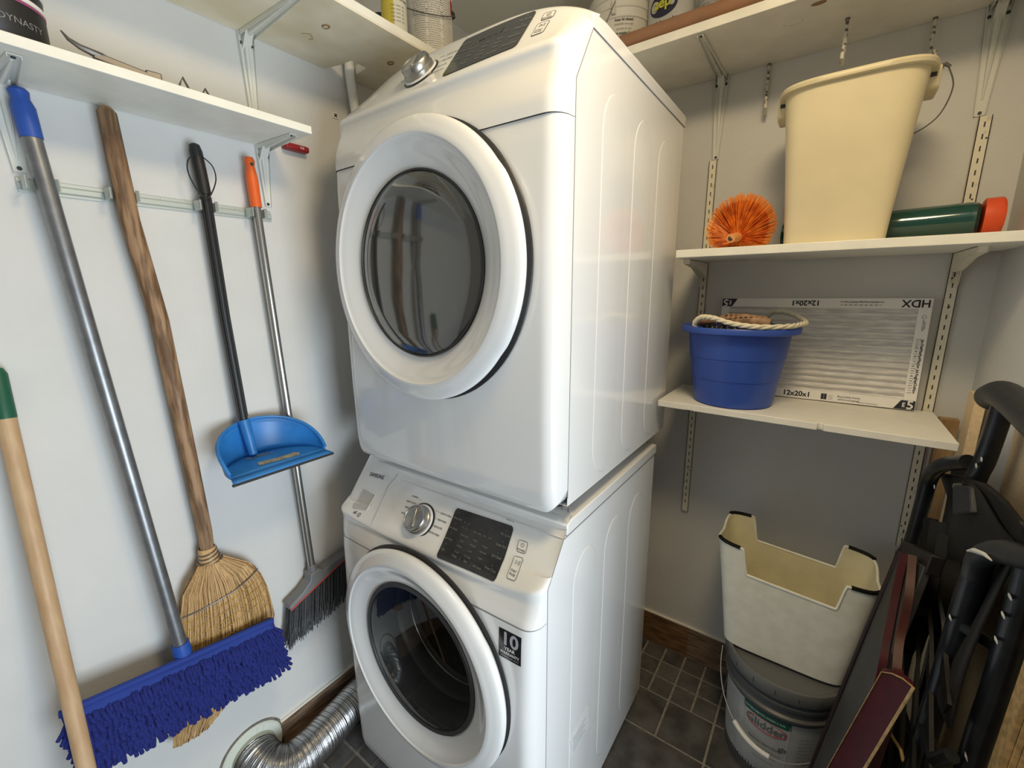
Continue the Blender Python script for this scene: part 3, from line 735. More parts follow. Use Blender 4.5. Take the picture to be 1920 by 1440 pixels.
m.grid(24, 20, lambda u, v: (-.767+.8*thick(.36+.37*v)*math.sin(PI*u), fan(u, .36+.37*v), .36+.37*v+.0*u)); m.grid(24, 20, lambda u, v: (-.767-.8*thick(.36+.37*v)*math.sin(PI*u), fan(u, .36+.37*v), .36+.37*v), flip=True)
m.build('straw_core', M_strawd, t, recalc=True)
m = MB(); rr = random.Random(5)
for k in range(760):
    s_ = rr.random(); lay = rr.uniform(.55, 1.05); zt = .722+rr.uniform(-.004, .004); zb_ = .298+.11*max(0, s_-.55)+abs(rr.gauss(0, .012))
    pts = []; ph = rr.uniform(-.02, .02)
    for i in range(9):
        z = zt+(zb_-zt)*i/8; s2 = min(1, max(0, s_+ph*math.sin(i*.8)))
        pts.append((-.767+(lay*thick(z)*math.sin(PI*min(.97, max(.03, s2)))**.7+.001)*(1 if rr.random() < 2 else -1), fan(s2, z)+rr.uniform(-.001, .001), z))
    m.cur = rr.choice((0, 0, 0, 1, 1, 2)); m.tube(pts, rr.uniform(.0008, .0015), 4, caps=False)
m.build('straw_head', [M_straw, M_straw2, M_straw3], t, angle=80)
m = MB()
for z, x in ((.752, 0), (.742, 0), (.732, 0), (.722, 0)):
    y = (lerp(Lf, z)+lerp(Rt, z))/2; hw = (lerp(Rt, z)-lerp(Lf, z))/2
    m.tube([(-.767+.021*math.cos(q*PI/16), y+(hw*.9+.001)*math.sin(q*PI/16), z+.004*math.sin(q*PI/16)) for q in range(32)], .0016, 6, closed=True)
m.build('wire_binding', M_wire, t)
m = MB(); m.lathe([(.0165, .762), (.0185, .756), (.0200, .735), (.021, .716), (.022, .700)], (-.767, -.304, 0), 'z', 24); m.build('straw_collar', M_straw, t)
m = MB()
def onfan(s, z, e=.0025): return (-.767+thick(z)*1.02*math.sin(PI*min(.98, max(.02, s)))**.7+e, fan(s, z), z)
m.tube([onfan(k/24, .618+.030*k/24) for k in range(25)], .0018, 6); m.build('stitching_wire', M_wire, t)
m = MB()
for z0 in (.598, .578, .556, .535, .510):
    m.tube([onfan(k/40, z0+.026*k/40+.0035*(k % 2)) for k in range(41)], .0011, 4)
m.build('twine_stitch', M_thread, t)

# dustpan
t = thing('dustpan', 'light blue dustpan on a long black handle hanging on the rail', 'dustpan', (-.72, -.14, .94))
hpz = [(1.668, -.2035), (1.56, -.1975), (1.30, -.194), (1.056, -.1885)]
m = MB(); m.tube([(-.768, -.1972, 1.575), (-.766, -.194, 1.30), (-.758, -.1885, 1.05)], .0095, 16)
for k in range(10):
    q = 2*PI*k/10; m.tube([(-.768+.0095*math.cos(q), -.1972+.0095*math.sin(q), 1.565), (-.766+.0095*math.cos(q), -.194+.0095*math.sin(q), 1.30), (-.758+.0095*math.cos(q), -.1885+.0095*math.sin(q), 1.06)], .0016, 5)
m.build('handle', M_blkpl, t)
m = MB(); m.tube([(-.770, -.2042, 1.672), (-.770, -.2038, 1.668), (-.769, -.203, 1.655), (-.768, -.2005, 1.62), (-.768, -.1975, 1.57)], [.004, .010, .0125, .0125, .0125], 20); m.build('grip', M_blkpl, t)
m = MB(); m.tube(cr([Vector(p) for p in ((-.758, -.212, 1.645), (-.754, -.226, 1.630), (-.752, -.229, 1.605), (-.752, -.218, 1.575), (-.752, -.203, 1.56), (-.752, -.192, 1.568), (-.752, -.178, 1.60), (-.754, -.180, 1.628), (-.758, -.196, 1.645))], 6), .0014, 6); m.build('hanging_loop', M_rubber, t)
cy = -.162
def pan(ph, h, e=0.):     # ph 0..pi from right lip corner round the back to the left
    sx = .122+h*.05+e; return Vector((-.648-sx*math.sin(ph)**.85, cy+(.112+h*.14+e)*math.cos(ph), .955+h))
def hood(ph): return .010+.080*math.sin(ph)**.7
m = MB(); m.grid(40, 6, lambda u, v: pan(PI*min(1, max(0, u)), hood(PI*u)*v)); m.grid(40, 6, lambda u, v: Vector((-.648, cy+.112*math.cos(PI*u), .955))*(1-v)+pan(PI*u, 0)*v)
m.grid(20, 1, lambda u, v: Vector((-.648+.026*v, cy+(.112+.006*v)*(1-2*u), .955-.004*v)))
m.tube([pan(PI*k/40, hood(PI*k/40)) for k in range(41)], .0028, 8)
m.build('pan', M_bluel, t, solid=.003, recalc=True)
m = MB(); m.tube([(-.758, -.1885, 1.052), (-.750, -.186, 1.01), (-.742, -.184, .965)], [.0125, .012, .010], 16); m.build('handle_socket', M_bluel, t)
m = MB(); m.bar((-.623, cy-.120, .9485), (-.623, cy+.120, .9485), .006, .006, w1=.006); m.build('rubber_lip', M_rubber, t, bevel=.0015)
m = MB(); m.add([(-.672, cy-.040, .9575), (-.660, cy+.050, .9575), (-.676, cy+.060, .9575), (-.690, cy+.052, .9575), (-.688, cy+.01, .9575), (-.696, cy-.035, .9575)], [(0, 1, 2, 3, 4, 5)])
m.build('torn_label', mat('old_paper', (.50, .46, .34), .8, var=.5, scale=80), t)
m = MB()
for k in range(14): x = -.745+rr.uniform(0, .012); y = cy+rr.uniform(-.04, .02); m.lathe([(.0035, 0), (.0005, .002)], (x, y, .9572), 'z', 6, sx=rr.uniform(.6, 1.6))
m.build('dirt_crumbs', M_gap, t)

# angle broom
t = thing('angle_broom', 'angled broom with orange grip, silver pole and dark grey bristles', 'broom', (-.77, -.06, .36))
pb = lambda z: Vector((-.770, -.0935+.036*(1.666-z)/1.112, z))
m = MB(); m.tube([pb(1.57), pb(.55)], .0095, 20); m.build('pole', M_steel2, t)
m = MB(); m.tube([pb(1.558), pb(1.57), pb(1.62), pb(1.635), pb(1.648), pb(1.660), pb(1.668)], [.0125, .0125, .0130, .0115, .0095, .0115, .0085], 20); m.build('grip', M_orange, t)
m = MB(); m.lathe([(.0036, 0), (.0036, .0012), (.0005, .0012)], tuple(pb(1.652)+Vector((.0095, 0, 0))), 'x', 12); m.build('hang_hole', M_brkd, t)
m = MB(); m.tube([pb(.575), pb(.55), pb(.53)], [.012, .013, .018], 16)
a = Vector((-.770, -.130, .484)); b = Vector((-.770, .058, .548))
m.prism([(-.140, .480), (.062, .552), (.062, .566), (.010, .556), (-.030, .548), (-.045, .560), (-.072, .556), (-.075, .535), (-.100, .514), (-.142, .494)], lambda p, q, tt: (tt, p, q), -.788, -.752)
m.build('head', M_grypl, t, bevel=.003, recalc=True)
m = MB(); m.tube([(-.7515, -.140, .482), (-.7515, .062, .554)], .0022, 6); m.build('red_trim', M_redln, t)
m = MB()
for i in range(46):
    for jn in range(4):
        s_ = (i+rr.uniform(0, 1))/46; x = -.784+.010*jn; y = -.138+.198*s_; z = .481+.071*s_
        tipy = y-.022+.010*s_+rr.uniform(-.004, .004); tipz = .368+.045*s_+rr.uniform(-.008, .008)
        for q in range(3): m.tube([(x, y, z), (x+rr.uniform(-.002, .003), (y+tipy)/2, (z+tipz)/2), (x+rr.uniform(-.003, .007), tipy+rr.uniform(-.005, .005), tipz)], [.0012, .0012, .0009], 4, caps=False)
m.build('bristles', M_greybr, t, angle=80)

# pale pole leaning in front
t = thing('wooden_pole', 'pale wooden pole with green top leaning on the left wall in front of the mop', 'pole', (-.60, -.585, 0))
wp = lambda z: Vector((-.600-.183*z/1.235, -.594+.037*z/1.235, z))
m = MB(); m.tube([wp(0), wp(.05), wp(.3), wp(.6), wp(.9), wp(1.146)], [.0115, .0135, .0137, .0135, .0137, .0135], 24); m.build('shaft', M_pale, t)
m = MB(); m.tube([wp(1.145), wp(1.222), wp(1.232)], [.0142, .0142, .010], 24); m.build('green_end', M_green, t)

# small things on the wall and shelf
m = MB(); m.box(-.799, .003, 1.713, -.775, .066, 1.728); m.add([(-.774, .066, 1.728)], []); o = m.build('red_tool', M_red, bevel=.004); tag(o, 'red plastic tool end showing beside the bracket under the short left shelf', 'tool')
k = MB(); text(k, 'V4', .010, lambda u, v: (-.7745, .045+u, 1.7205+v)); k.build('print_mark', M_white, o)
t = thing('wall_anchor', 'white square wall plug left of the dryer top', 'wall plug', (-.798, .167, 1.828))
m = MB(); m.box(-.7995, .159, 1.829, -.7975, .175, 1.845); m.build('plate', M_white, t, bevel=.001)
m = MB(); m.bar((-.797, .163, 1.833), (-.797, .171, 1.841), .002, .0025); m.bar((-.797, .171, 1.833), (-.797, .163, 1.841), .002, .0025); m.build('cross_slot', M_brkd, t)
m = MB(); m.tube([(-.770, .235, 1.60), (-.770, .225, 1.75), (-.771, .213, 1.86), (-.772, .205, 1.94), (-.772, .206, 2.0), (-.772, .215, 2.268)], .0125, 18)
tag(m.build('water_pipe', M_white), 'white pipe running up the wall through the notch in the stained shelf', 'pipe')
t = thing('paint_tin', 'black round tin with white rings at the left end of the short shelf', 'tin', (-.700, -.478, 1.7245))
m = MB(); m.lathe([(.0005, 1.725), (.058, 1.725), (.060, 1.728), (.060, 1.860), (.057, 1.864), (.0005, 1.864)], (-.700, -.478, 0), 'z', 48); m.build('can', M_blkpl, t)
m = MB()
for z, h in ((1.783, .007), (1.803, .008), (1.838, .012)): m.lathe([(.0601, z), (.0612, z+.001), (.0612, z+h-.001), (.0601, z+h)], (-.700, -.478, 0), 'z', 48)
m.build('white_band', M_white, t)
m = MB(); m.lathe([(.0603, 1.779), (.0606, 1.7795), (.0606, 1.782), (.0603, 1.7825)], (-.700, -.478, 0), 'z', 48); m.build('pink_band', mat('pink_print', (.35, .06, .18), .5), t)
m = MB()
def oncan(cx, cy_, r, th0, z0): return lambda u, v: (cx+r*math.cos(th0+u/r), cy_+r*math.sin(th0+u/r), z0+v)
text(m, 'DYNASTY', .0125, oncan(-.700, -.478, .0606, .42, 1.752)); m.build('tin_lettering', M_printl, t)
t = thing('pliers', 'silver gripping tool lying on the short left shelf', 'tool', (-.66, -.36, 1.7245))
m = MB(); m.tube([(-.665, -.335, 1.736), (-.66, -.365, 1.745), (-.66, -.39, 1.750), (-.662, -.402, 1.757), (-.662, -.409, 1.766)], [.006, .007, .0045, .003, .0012], 8); m.build('hooked_jaw', M_wire, t)
m = MB(); m.bar((-.66, -.375, 1.744), (-.652, -.298, 1.733), .010, .012); m.bar((-.654, -.308, 1.7345), (-.652, -.285, 1.735), .012, .018); m.build('body', M_wire, t, bevel=.002)
for i, (y, h) in enumerate(((-.243, .024), (-.206, .016))):
    m = MB(); m.tube([(-.69, y-.010, 1.727), (-.69, y, 1.732+h*.8), (-.69, y+.006, 1.742+h), (-.69, y+.016, 1.735+h*.4), (-.69, y+.024, 1.727)], .0022, 6)
    tag(m.build('metal_clip', M_wire), ('small spiky metal clip on the short left shelf, left of the pair', 'small metal clip on the short left shelf, nearer the bracket')[i], 'clip', 'loose clips on the short shelf')

# ------------------------------------------------------------------ vent and duct
t = thing('vent_flange', 'off-white round vent collar on the left wall near the floor', 'vent', (-.79, -.27, .005))
m = MB(); m.lathe([(.056, .004), (.060, .008), (.078, .007), (.082, .003), (.082, 0)], (XL, -.268, .084), 'x', 64); m.lathe([(.056, .004), (.052, .004), (.052, .030)], (XL, -.268, .084), 'x', 48); m.build('collar_plate', M_flange, t, recalc=True)
m = MB(); m.lathe([(.082, .0005), (.088, .0012), (.0885, 0)], (XL, -.268, .084), 'x', 64); m.build('caulk_ring', mat('grey_caulk', (.20, .18, .15), .9, var=.4, scale=60), t, recalc=True)
m = MB()
for a in (1.1, 1.35): m.bar((XL+.008, -.268+.060*math.cos(a), .084+.060*math.sin(a)), (XL+.008, -.268+.076*math.cos(a), .084+.076*math.sin(a)), .003, .002)
m.build('moulded_arrow', M_brk, t)
ctl_ = [Vector(p) for p in ((-.785, -.268, .084), (-.755, -.268, .082), (-.722, -.255, .074), (-.700, -.222, .062), (-.700, -.170, .056), (-.710, -.10, .055), (-.722, -.03, .055), (-.735, .05, .055), (-.740, .15, .055), (-.740, .35, .055))]
path = cr(ctl_, 60); rr = random.Random(9)
rad = [.0530+(.0010 if i % 4 < 2 else -.0008)+(.0035*(i < 110))*math.sin(i*.42)+rr.uniform(-.0004, .0004) for i in range(len(path))]
m = MB(); m.tube(path, rad, 40, caps=False); tag(m.build('vent_duct', M_foil, angle=60), 'crinkled silver foil duct running from the wall collar behind the washer', 'duct')

# ------------------------------------------------------------------ cans on the stained shelf
zS = 1.967
t = thing('spray_can', 'yellow and white labelled aerosol can on the stained shelf', 'can', (-.575, .203, zS))
m = MB(); m.lathe([(.0005, 0), (.030, 0), (.031, .003), (.0305, .006), (.0305, .165), (.026, .178), (.013, .188), (.013, .200), (.0005, .2)], (-.575, .203, zS), 'z', 40); cbd = m.build('can_body', mat('can_label_cream', (.66, .64, .52), .4), t)
m = MB(); m.lathe([(.0308, .004), (.0309, .005), (.0309, .160)], (-.575, .203, zS), 'z', 24, a0=-2.2, a1=-.75); m.build('yellow_label', M_yel, t)
m = MB()
for i, (w, s_) in enumerate((('HAMMERED', .0105), ('PAINT & PRIMER IN ONE', .0062))): text(m, w, s_, oncan(-.575, .203, .0313, -.62, zS+.090-i*.014), bold=.0003)
for i in range(5): text(m, 'prep  cover  dry', .0052, oncan(-.575, .203, .0313, -.42, zS+.062-i*.008))
m.build('label_print', M_print, t)
m = MB(); m.lathe([(.0005, 0), (.026, 0), (.026, .09), (.0005, .09)], (-.66, .235, zS), 'z', 28); tag(m.build('black_can', M_blkpl), 'plain black can behind the aerosol on the stained shelf', 'can')
t = thing('paint_can', 'white paint can with small print and wire bail on the stained shelf', 'paint can', (-.592, .343, zS))
pc = (-.592, .343, zS+.004); r_ = .0600
m = MB(); m.lathe([(.0005, 0), (r_, 0), (r_+.0015, .002), (r_, .005), (r_, .145), (r_+.002, .148), (r_-.004, .152), (.0005, .150)], pc, 'z', 56); m.build('can_body', M_tin, t)
m = MB(); rr = random.Random(4)
W_ = ('apply evenly and let dry', 'keep from freezing', 'stir well before use', 'clean tools with water', 'coverage and drying time', 'use only with fresh air')
for i in range(26):
    for th in (-1.25, -.60, .05): text(m, W_[(i*7+int(th*10)) % 6], .0038 if i < 16 else .0046, oncan(pc[0], pc[1], r_+.0006, th, pc[2]+.008+i*.0051))
text(m, 'WARNING', .0062, oncan(pc[0], pc[1], r_+.0006, -.62, pc[2]+.145-.0), bold=.0003)
m.build('label_print', M_print, t)
m = MB(); m.lathe([(r_+.0005, .11), (r_+.0007, .111), (r_+.0007, .145)], pc, 'z', 14, a0=.35, a1=.95); m.build('red_label_patch', M_redp, t)
m = MB(); m.lathe([(.010, 0), (.009, .003), (.0005, .004)], (pc[0]+r_*.80, pc[1]+r_*.62, pc[2]+.118), 'x', 12); m.build('bail_ear', M_blkpl, t)
m = MB(); m.tube([(pc[0]+(r_+.007)*math.cos(a), pc[1]+(r_+.007)*math.sin(a), pc[2]+.118-.034*math.sin((a+2.0)/2.7*PI)) for a in [-2.0+2.7*k/30 for k in range(31)]], .0014, 6); m.build('wire_bail', M_wire, t)
m = MB(); m.box(-.560, .315, zS+.0005, -.526, .412, zS+.0038); tag(m.build('wood_stir_stick', M_redbr), 'red-brown stick lying under the white paint can', 'stick')

# ------------------------------------------------------------------ things on the topmost back shelf
zT = 1.981
m = MB()
m.tube([(-.50, .622, zT+.0205), (.68, .622, zT+.0205)], .0200, 32)
tag(m.build('cardboard_tube', M_brown), 'long brown cardboard tube on the front edge of the topmost shelf', 'tube')
t = thing('plastic_pail', 'white ribbed plastic pail with wire handle on the topmost shelf beside the dryer', 'pail', (-.215, .745, zT))
pc = (-.215, .745, zT)
m = MB(); m.lathe([(.0005, 0), (.080, 0), (.082, .003), (.087, .110), (.0905, .112), (.0905, .116), (.0875, .118), (.0885, .134), (.092, .136), (.092, .140), (.089, .142), (.090, .156), (.0945, .158), (.0945, .164), (.091, .166), (.091, .18), (.088, .184), (.0005, .184)], pc, 'z', 64); m.build('body', M_tin, t)
m = MB()
m.box(-.200, pc[1]-.0960, zT+.118, -.192, pc[1]-.084, zT+.150); m.build('handle_lug', M_tin, t)
m = MB(); m.tube([(-.190, pc[1]-.096, zT+.145), (-.205, pc[1]-.1, zT+.115), (-.228, pc[1]-.1, zT+.070), (-.245, pc[1]-.095, zT+.035)], .0014, 6); m.build('wire_handle', M_wire, t)
m = MB()
for i in range(7): text(m, ('keep lid closed', 'DANGER when wet', 'see back for use', 'net weight 3 kg')[i % 4], .0085 if i % 3 == 0 else .0062, oncan(pc[0], pc[1], .0885, -1.05, zT+.105-i*.011), bold=.0004 if i % 3 == 0 else 0)
m.build('label_print', M_print, t)
m = MB(); m.lathe([(.0842, .030), (.0846, .031), (.0866, .050)], pc, 'z', 10, a0=-1.62, a1=-1.38); m.build('black_patch', M_blkpl, t)
t = thing('cleaner_jug', 'grey cleaner bottle with dark oval yellow-lettered label on the topmost shelf', 'bottle', (-.065, .735, zT))
m = MB(); m.lathe([(.0005, 0), (.060, 0), (.062, .004), (.062, .20), (.05, .22), (.02, .24), (.0005, .24)], (-.065, .735, zT), 'z', 48, sy=.62); m.build('bottle', mat('jug_plastic', (.52, .52, .50), .4), t)
yj = lambda x, e=.001: .735-.62*.062*math.sqrt(max(0, 1-((x+.065)/.062)**2))-e
m = MB(); m.add([(x, yj(x), zT+.122+.030*math.sin(a)) for a in [k*PI/16 for k in range(32)] for x in [-.075+.038*math.cos(a)]]+[(-.075, yj(-.075)-.001, zT+.122)], [(k, (k+1) % 32, 32) for k in range(32)]); ov = m.build('oval_label', mat('navy_label', (.02, .02, .05), .4), t, recalc=True)
m = MB(); text(m, 'zep', .034, lambda u, v: (-.077+u, yj(-.077+u, .003), zT+.124+v), bold=.001); m.build('label_word', mat('yellow_print', (.60, .58, .05), .4), t)
m = MB(); text(m, 'Calcium, Lime', .0180, lambda u, v: (-.064+u, yj(-.064+u, .002), zT+.078+v), sx=.92, bold=.0005); text(m, '& Rust Remover', .010, lambda u, v: (-.062+u, yj(-.062+u, .002), zT+.058+v)); m.build('label_print', M_ink, t)
t = thing('storage_bottle', 'pale grey bottle right of the yellow-lettered bottle on the topmost shelf', 'bottle', (.045, .735, zT))
m = MB(); m.lathe([(.0005, 0), (.036, 0), (.038, .004), (.038, .17), (.015, .2), (.0005, .2)], (.045, .735, zT), 'z', 36); m.build('bottle', mat('bottle_grey', (.40, .40, .39), .4), t)
m = MB()
for i in range(6): text(m, 'mix with warm water', .006, oncan(.045, .735, .0384, -1.75, zT+.12-i*.011))
m.build('label_print', M_print, t)

# hooks
def hook(x, y, z, drop, label, side):
    m = MB(); m.tube([(x, y, z), (x, y-.004, z-drop*.35), (x, y-.002, z-drop*.75), (x+side*.004, y-.008, z-drop*.95), (x+side*.005, y-.020, z-drop), (x+side*.006, y-.034, z-drop*.92), (x+side*.006, y-.036, z-drop*.72)], [.003, .0042, .0042, .0046, .0046, .0044, .0036], 10)
    m.cur = 1; m.lathe([(.0045, -.003), (.0045, .001)], (x, y, z), 'z', 10)
    rr_ = random.Random(int(x*1000))
    for k in range(5):
        zz = z-drop*rr_.uniform(.05, .9); m.tube([(x, y-.0045, zz), (x+.001, y-.0045, zz-.006)], .0032, 6)
    return tag(m.build('wall_hook', [mat('flaked_white_paint', (.62, .60, .52), .5, var=.6, scale=90, col2=(.16, .13, .10), lo=.38, hi=.46), M_wire]), label, 'hook', 'rusty painted hooks under the topmost shelf')
hook(.169, .873, 1.958, .128, 'rusty painted hook left of the tall cream bucket', 1)
hook(.337, .745, 1.959, .100, 'rusty painted hook hanging over the middle of the tall cream bucket', 0)
hook(.500, .862, 1.959, .110, 'rusty painted hook above the right ear of the tall cream bucket', 1)

# ------------------------------------------------------------------ things on the middle shelf
zM = 1.4585
t = thing('tall_bucket', 'tall cream plastic bucket with ears and wire handle on the middle shelf', 'bucket', (.365, .69, zM))
def sup(q, a, b, n=3.2): c, s_ = math.cos(q), math.sin(q); return (a*math.copysign(abs(c)**(2/n), c), b*math.copysign(abs(s_)**(2/n), s_))
bc = (.366, .690)
def bk(q, z, e=0.):
    v = (z-zM)/.325; a = .096+.030*v**1.2+e; b = .077+.026*v+e; p = sup(q, a, b, 5.5-1.8*v)
    cx = bc[0]+.000*v; return Vector((cx+p[0], bc[1]+p[1], z))
m = MB(); N = 72
m.grid(N, 16, lambda u, v: bk(2*PI*u, zM+.325*v)); m.grid(N, 16, lambda u, v: bk(2*PI*u, zM+.002+.323*v, -.003), flip=True)
m.add([bk(2*PI*k/N, zM) for k in range(N)], [tuple(range(N))[::-1]])
m.build('body', M_cream, t, angle=50)
m = MB()
def rim(u, v):
    q = 2*PI*u; pr_ = [(0, 0), (.010, .001), (.012, .007), (.009, .012), (-.003, .012)]; k = round(v*4); return bk(q, zM+.325, pr_[k][0])+Vector((0, 0, pr_[k][1]-.002))
m.grid(N, 4, rim); m.build('rolled_rim', M_cream, t, angle=50)
for sg in (-1, 1):
    m = MB(); x = bc[0]+sg*.130
    m.prism([(.735, zM+.335), (.660, zM+.335), (.664, zM+.296), (.676, zM+.288), (.719, zM+.288), (.731, zM+.296)], lambda a, b, tt: (tt, a, b), x-.010, x+.012); e_ = m.build('handle_ear', M_cream, t, bevel=.004, recalc=True)
    k = MB(); k.box(x-.005, .6625-.0016, zM+.314, x+.005, .6625+.001, zM+.322); k.build('ear_hole', M_brkd, e_)
m = MB(); p0 = Vector((.508, .690, zM+.338)); m.tube([p0, p0+Vector((.006, 0, .004)), p0+Vector((.014, 0, -.003))], [.006, .004, .003], 8)
m.tube(cr([p0+Vector((.012, 0, -.004)), p0+Vector((.024, .006, -.040)), p0+Vector((.012, .02, -.085)), p0+Vector((-.02, .03, -.11)), p0+Vector((-.06, .04, -.118))], 8), .0013, 6); m.build('wire_handle', M_wire, t)
t = thing('round_brush', 'round orange duster brush lying on the middle shelf left of the cream bucket', 'brush', (.155, .70, zM))
hub = Vector((.166, .665, zM+.028))
m = MB(); m.tube([hub+Vector((-.006, -.062, -.006)), hub+Vector((0, -.02, 0)), hub+Vector((0, .02, .0))], [.0105, .0115, .0125], 18); m.build('hub', mat('orange_hub', (.75, .33, .10), .5), t)
m = MB(); m.lathe([(.0065, 0), (.0005, -.0002)], tuple(hub+Vector((-.006, -.0622, -.006))), 'y', 14); m.build('hub_hole', M_brkd, t)
m = MB(); rr = random.Random(12)
cc = Vector((.168, .70, zM+.055))
for k in range(2600):
    q = rr.uniform(0, 2*PI); w = rr.uniform(-.15, 1.0); rad_ = .083*math.sqrt(max(0, 1-(max(w, 0)*.75)**2))
    e = Vector((cc.x+rad_*math.cos(q)*rr.uniform(.93, 1.0), cc.y-.030+w*.070, cc.z+rad_*math.sin(q)*rr.uniform(.93, 1.0)))
    if e.z < zM+.003: e.z = zM+.003+rr.uniform(0, .004)
    a = hub+Vector((.009*math.cos(q), rr.uniform(-.012, .014), .009*math.sin(q)))
    mid = a*.5+e*.5+Vector((0, -.010, 0)); s1 = a*.18+e*.82+Vector((0, -.004, 0)); m.cur = 0
    m.tube([a, mid, s1], [.0007, .0007, .0007], 3, caps=False); m.cur = 1; m.tube([s1, e], [.0007, .0005], 3, caps=False)
m.build('bristles', [M_obr, M_obrt], t, angle=80)
t = thing('film_roll', 'dark green wrapped roll with orange end cap lying behind the cream bucket', 'roll', (.42, .76, zM))
m = MB(); m.tube([(.250, .835, zM+.040), (.255, .835, zM+.040), (.605, .778, zM+.043), (.618, .776, zM+.043), (.624, .775, zM+.043)], [.030, .038, .038, .036, .030], 40)
m.build('roll_body', M_gwrap, t)
m = MB(); m.tube([(.626, .775, zM+.044), (.628, .775, zM+.044), (.653, .772, zM+.044), (.655, .772, zM+.044)], [.038, .0415, .0415, .038], 40); m.build('end_cap', M_ocap, t)

# ------------------------------------------------------------------ things on the lower shelf
zL = 1.0455
t = thing('rope_bucket', 'small blue bucket with white rope handle on the lower shelf', 'bucket', (.178, .72, zL))
bc2 = (.184, .702)
def b2(q, z, e=0.):
    v = (z-zL)/.195; a = .100+.028*v+e; return Vector((bc2[0]+a*math.cos(q), bc2[1]+a*math.sin(q), z))
m = MB(); m.lathe([(.0005, .004), (.088, .004), (.094, 0), (.099, .003), (.102, .02), (.109, .072), (.1105, .073), (.118, .130), (.1195, .131), (.126, .195), (.142, .196), (.1455, .199), (.1465, .210), (.144, .214), (.133, .213), (.124, .205), (.100, .02), (.0005, .016)], (*bc2, zL), 'z', 96); m.build('body', M_bblue, t, angle=40)
m = MB()
for zz in (.072, .132): m.tube([(bc2[0]+(.108 if zz < .1 else .1165)*math.cos(q), bc2[1]+(.108 if zz < .1 else .1165)*math.sin(q), zL+zz+.008*math.sin(3*q+1.4)) for q in [-2.9+k*1.5/30 for k in range(31)]], .0022, 6)
m.build('moulded_ridge', M_bblue, t)
def rope(pts, name, parent, r=.0062):
    P_ = cr([Vector(p) for p in pts], 14); m = MB()
    for ph in range(3):
        q_ = []
        for i, p in enumerate(P_):
            tn = (P_[min(i+1, len(P_)-1)]-P_[max(i-1, 0)]).normalized(); a = tn.cross(Vector((0, 0, 1))).normalized(); b = a.cross(tn)
            an = i*.42+ph*2*PI/3; q_.append(p+a*math.cos(an)*r*.5+b*math.sin(an)*r*.5)
        m.tube(q_, r*.62, 8)
    return m.build(name, M_rope, parent, angle=80)
zr = zL+.213
rope([(0.094, 0.613, zr-.012), (0.092, 0.600, zr+.010), (0.109, 0.590, zr+.026), (0.139, 0.580, zr+.026), (0.189, 0.566, zr+.014), (0.244, 0.572, zr+.008), (0.304, 0.623, zr+.008), (0.326, 0.683, zr+.010), (0.334, 0.738, zr+.012), (0.314, 0.768, zr+.024), (0.284, 0.793, zr+.034), (0.254, 0.808, zr+.034), (0.239, 0.818, zr+.022)], 'rope_handle', t)
t = thing('scrub_brush', 'wooden brush with drilled back lying in the blue bucket', 'brush', (.18, .70, zL+.19))
m = MB(); m.tube([(.080, .68, zr+.010), (.090, .68, zr+.014), (.129, .68, zr+.016)], [.012, .017, .012], 16)
m.tube([(.134, .695, zr+.014), (.154, .69, zr+.016), (.204, .68, zr+.016), (.249, .67, zr+.012), (.262, .668, zr+.010)], [.010, .0165, .0175, .016, .010], 16)
m.build('wooden_back', M_brbr, t)
m = MB()
for i in range(8):
    for jn in range(3): m.lathe([(.0042, 0), (.0005, .001)], (.154+i*.0125, .6655+jn*.010, zr+.0300-.004*abs(jn-1)), 'z', 8)
m.build('bristle_plug', mat('dark_plug', (.14, .06, .03), .7), t)
m = MB(); rr = random.Random(2)
for k in range(260): a = rr.uniform(0, 2*PI); r_ = .105*math.sqrt(rr.random()); x = bc2[0]+r_*math.cos(a); y = bc2[1]+r_*math.sin(a); m.tube([(x, y, zL+.185), (x+rr.uniform(-.015, .015), y+rr.uniform(-.015, .015), zL+.207+rr.uniform(0, .006))], .0016, 4)
m.build('bristles', M_blkpl, t, angle=80)
# loosely packed dark rag the brush rests on
m = MB(); m.lathe([(.10, .120), (.108, .165), (.095, .182), (.05, .187), (.0005, .185)], (*bc2, zL), 'z', 40, rf=lambda q, r: 1+.03*math.sin(q*5)); tag(m.build('dark_rag', M_rubber), 'dark rag filling the blue bucket under the wooden brush', 'rag')

# air filter leaning on the wall
t = thing('air_filter', 'white framed pleated air filter leaning on the wall behind the blue bucket', 'air filter', (.34, .85, zL))
f0 = Vector((.108, .836, zL+.001)); fx = Vector((.4795, 0, .002)); fu = Vector((0, .024, .2825)); fn = Vector((0, -1, .085)).normalized()
fP = lambda u, v, e=0.: f0+fx*u+fu*v+fn*e
m = MB()
def quad(mb, u0, v0, u1, v1, e0, e1):
    q = [(u0,v0),(u1,v0),(u1,v1),(u0,v1)]; mb.add([fP(a, b, e0) for a, b in q]+[fP(a, b, e1) for a, b in q], [(0,3,2,1),(4,5,6,7),(0,1,5,4),(1,2,6,5),(2,3,7,6),(3,0,4,7)])
bw_, bh = .052, .090
quad(m, 0, 0, 1, bh, -.020, 0); quad(m, 0, 1-bh, 1, 1, -.020, 0); quad(m, 0, bh, bw_*.9, 1-bh, -.020, 0); quad(m, 1-bw_, bh, 1, 1-bh, -.020, 0)
m.build('card_frame', M_card, t, bevel=.0005, recalc=True)
m = MB(); m.grid(60, 112, lambda u, v: fP(bw_*.8+(1-bw_*1.7)*u, bh*.95+(1-bh*1.9)*v, -.0085+.0050*math.cos(v*2*PI*14)+.0006*math.sin(u*40+v*9)))
m.build('pleated_media', M_media, t, angle=80)
m = MB(); TU = lambda cu, cv, flip=1: (lambda a, b: fP(cu+flip*a/.4935, cv+flip*b/.2835, .0007))
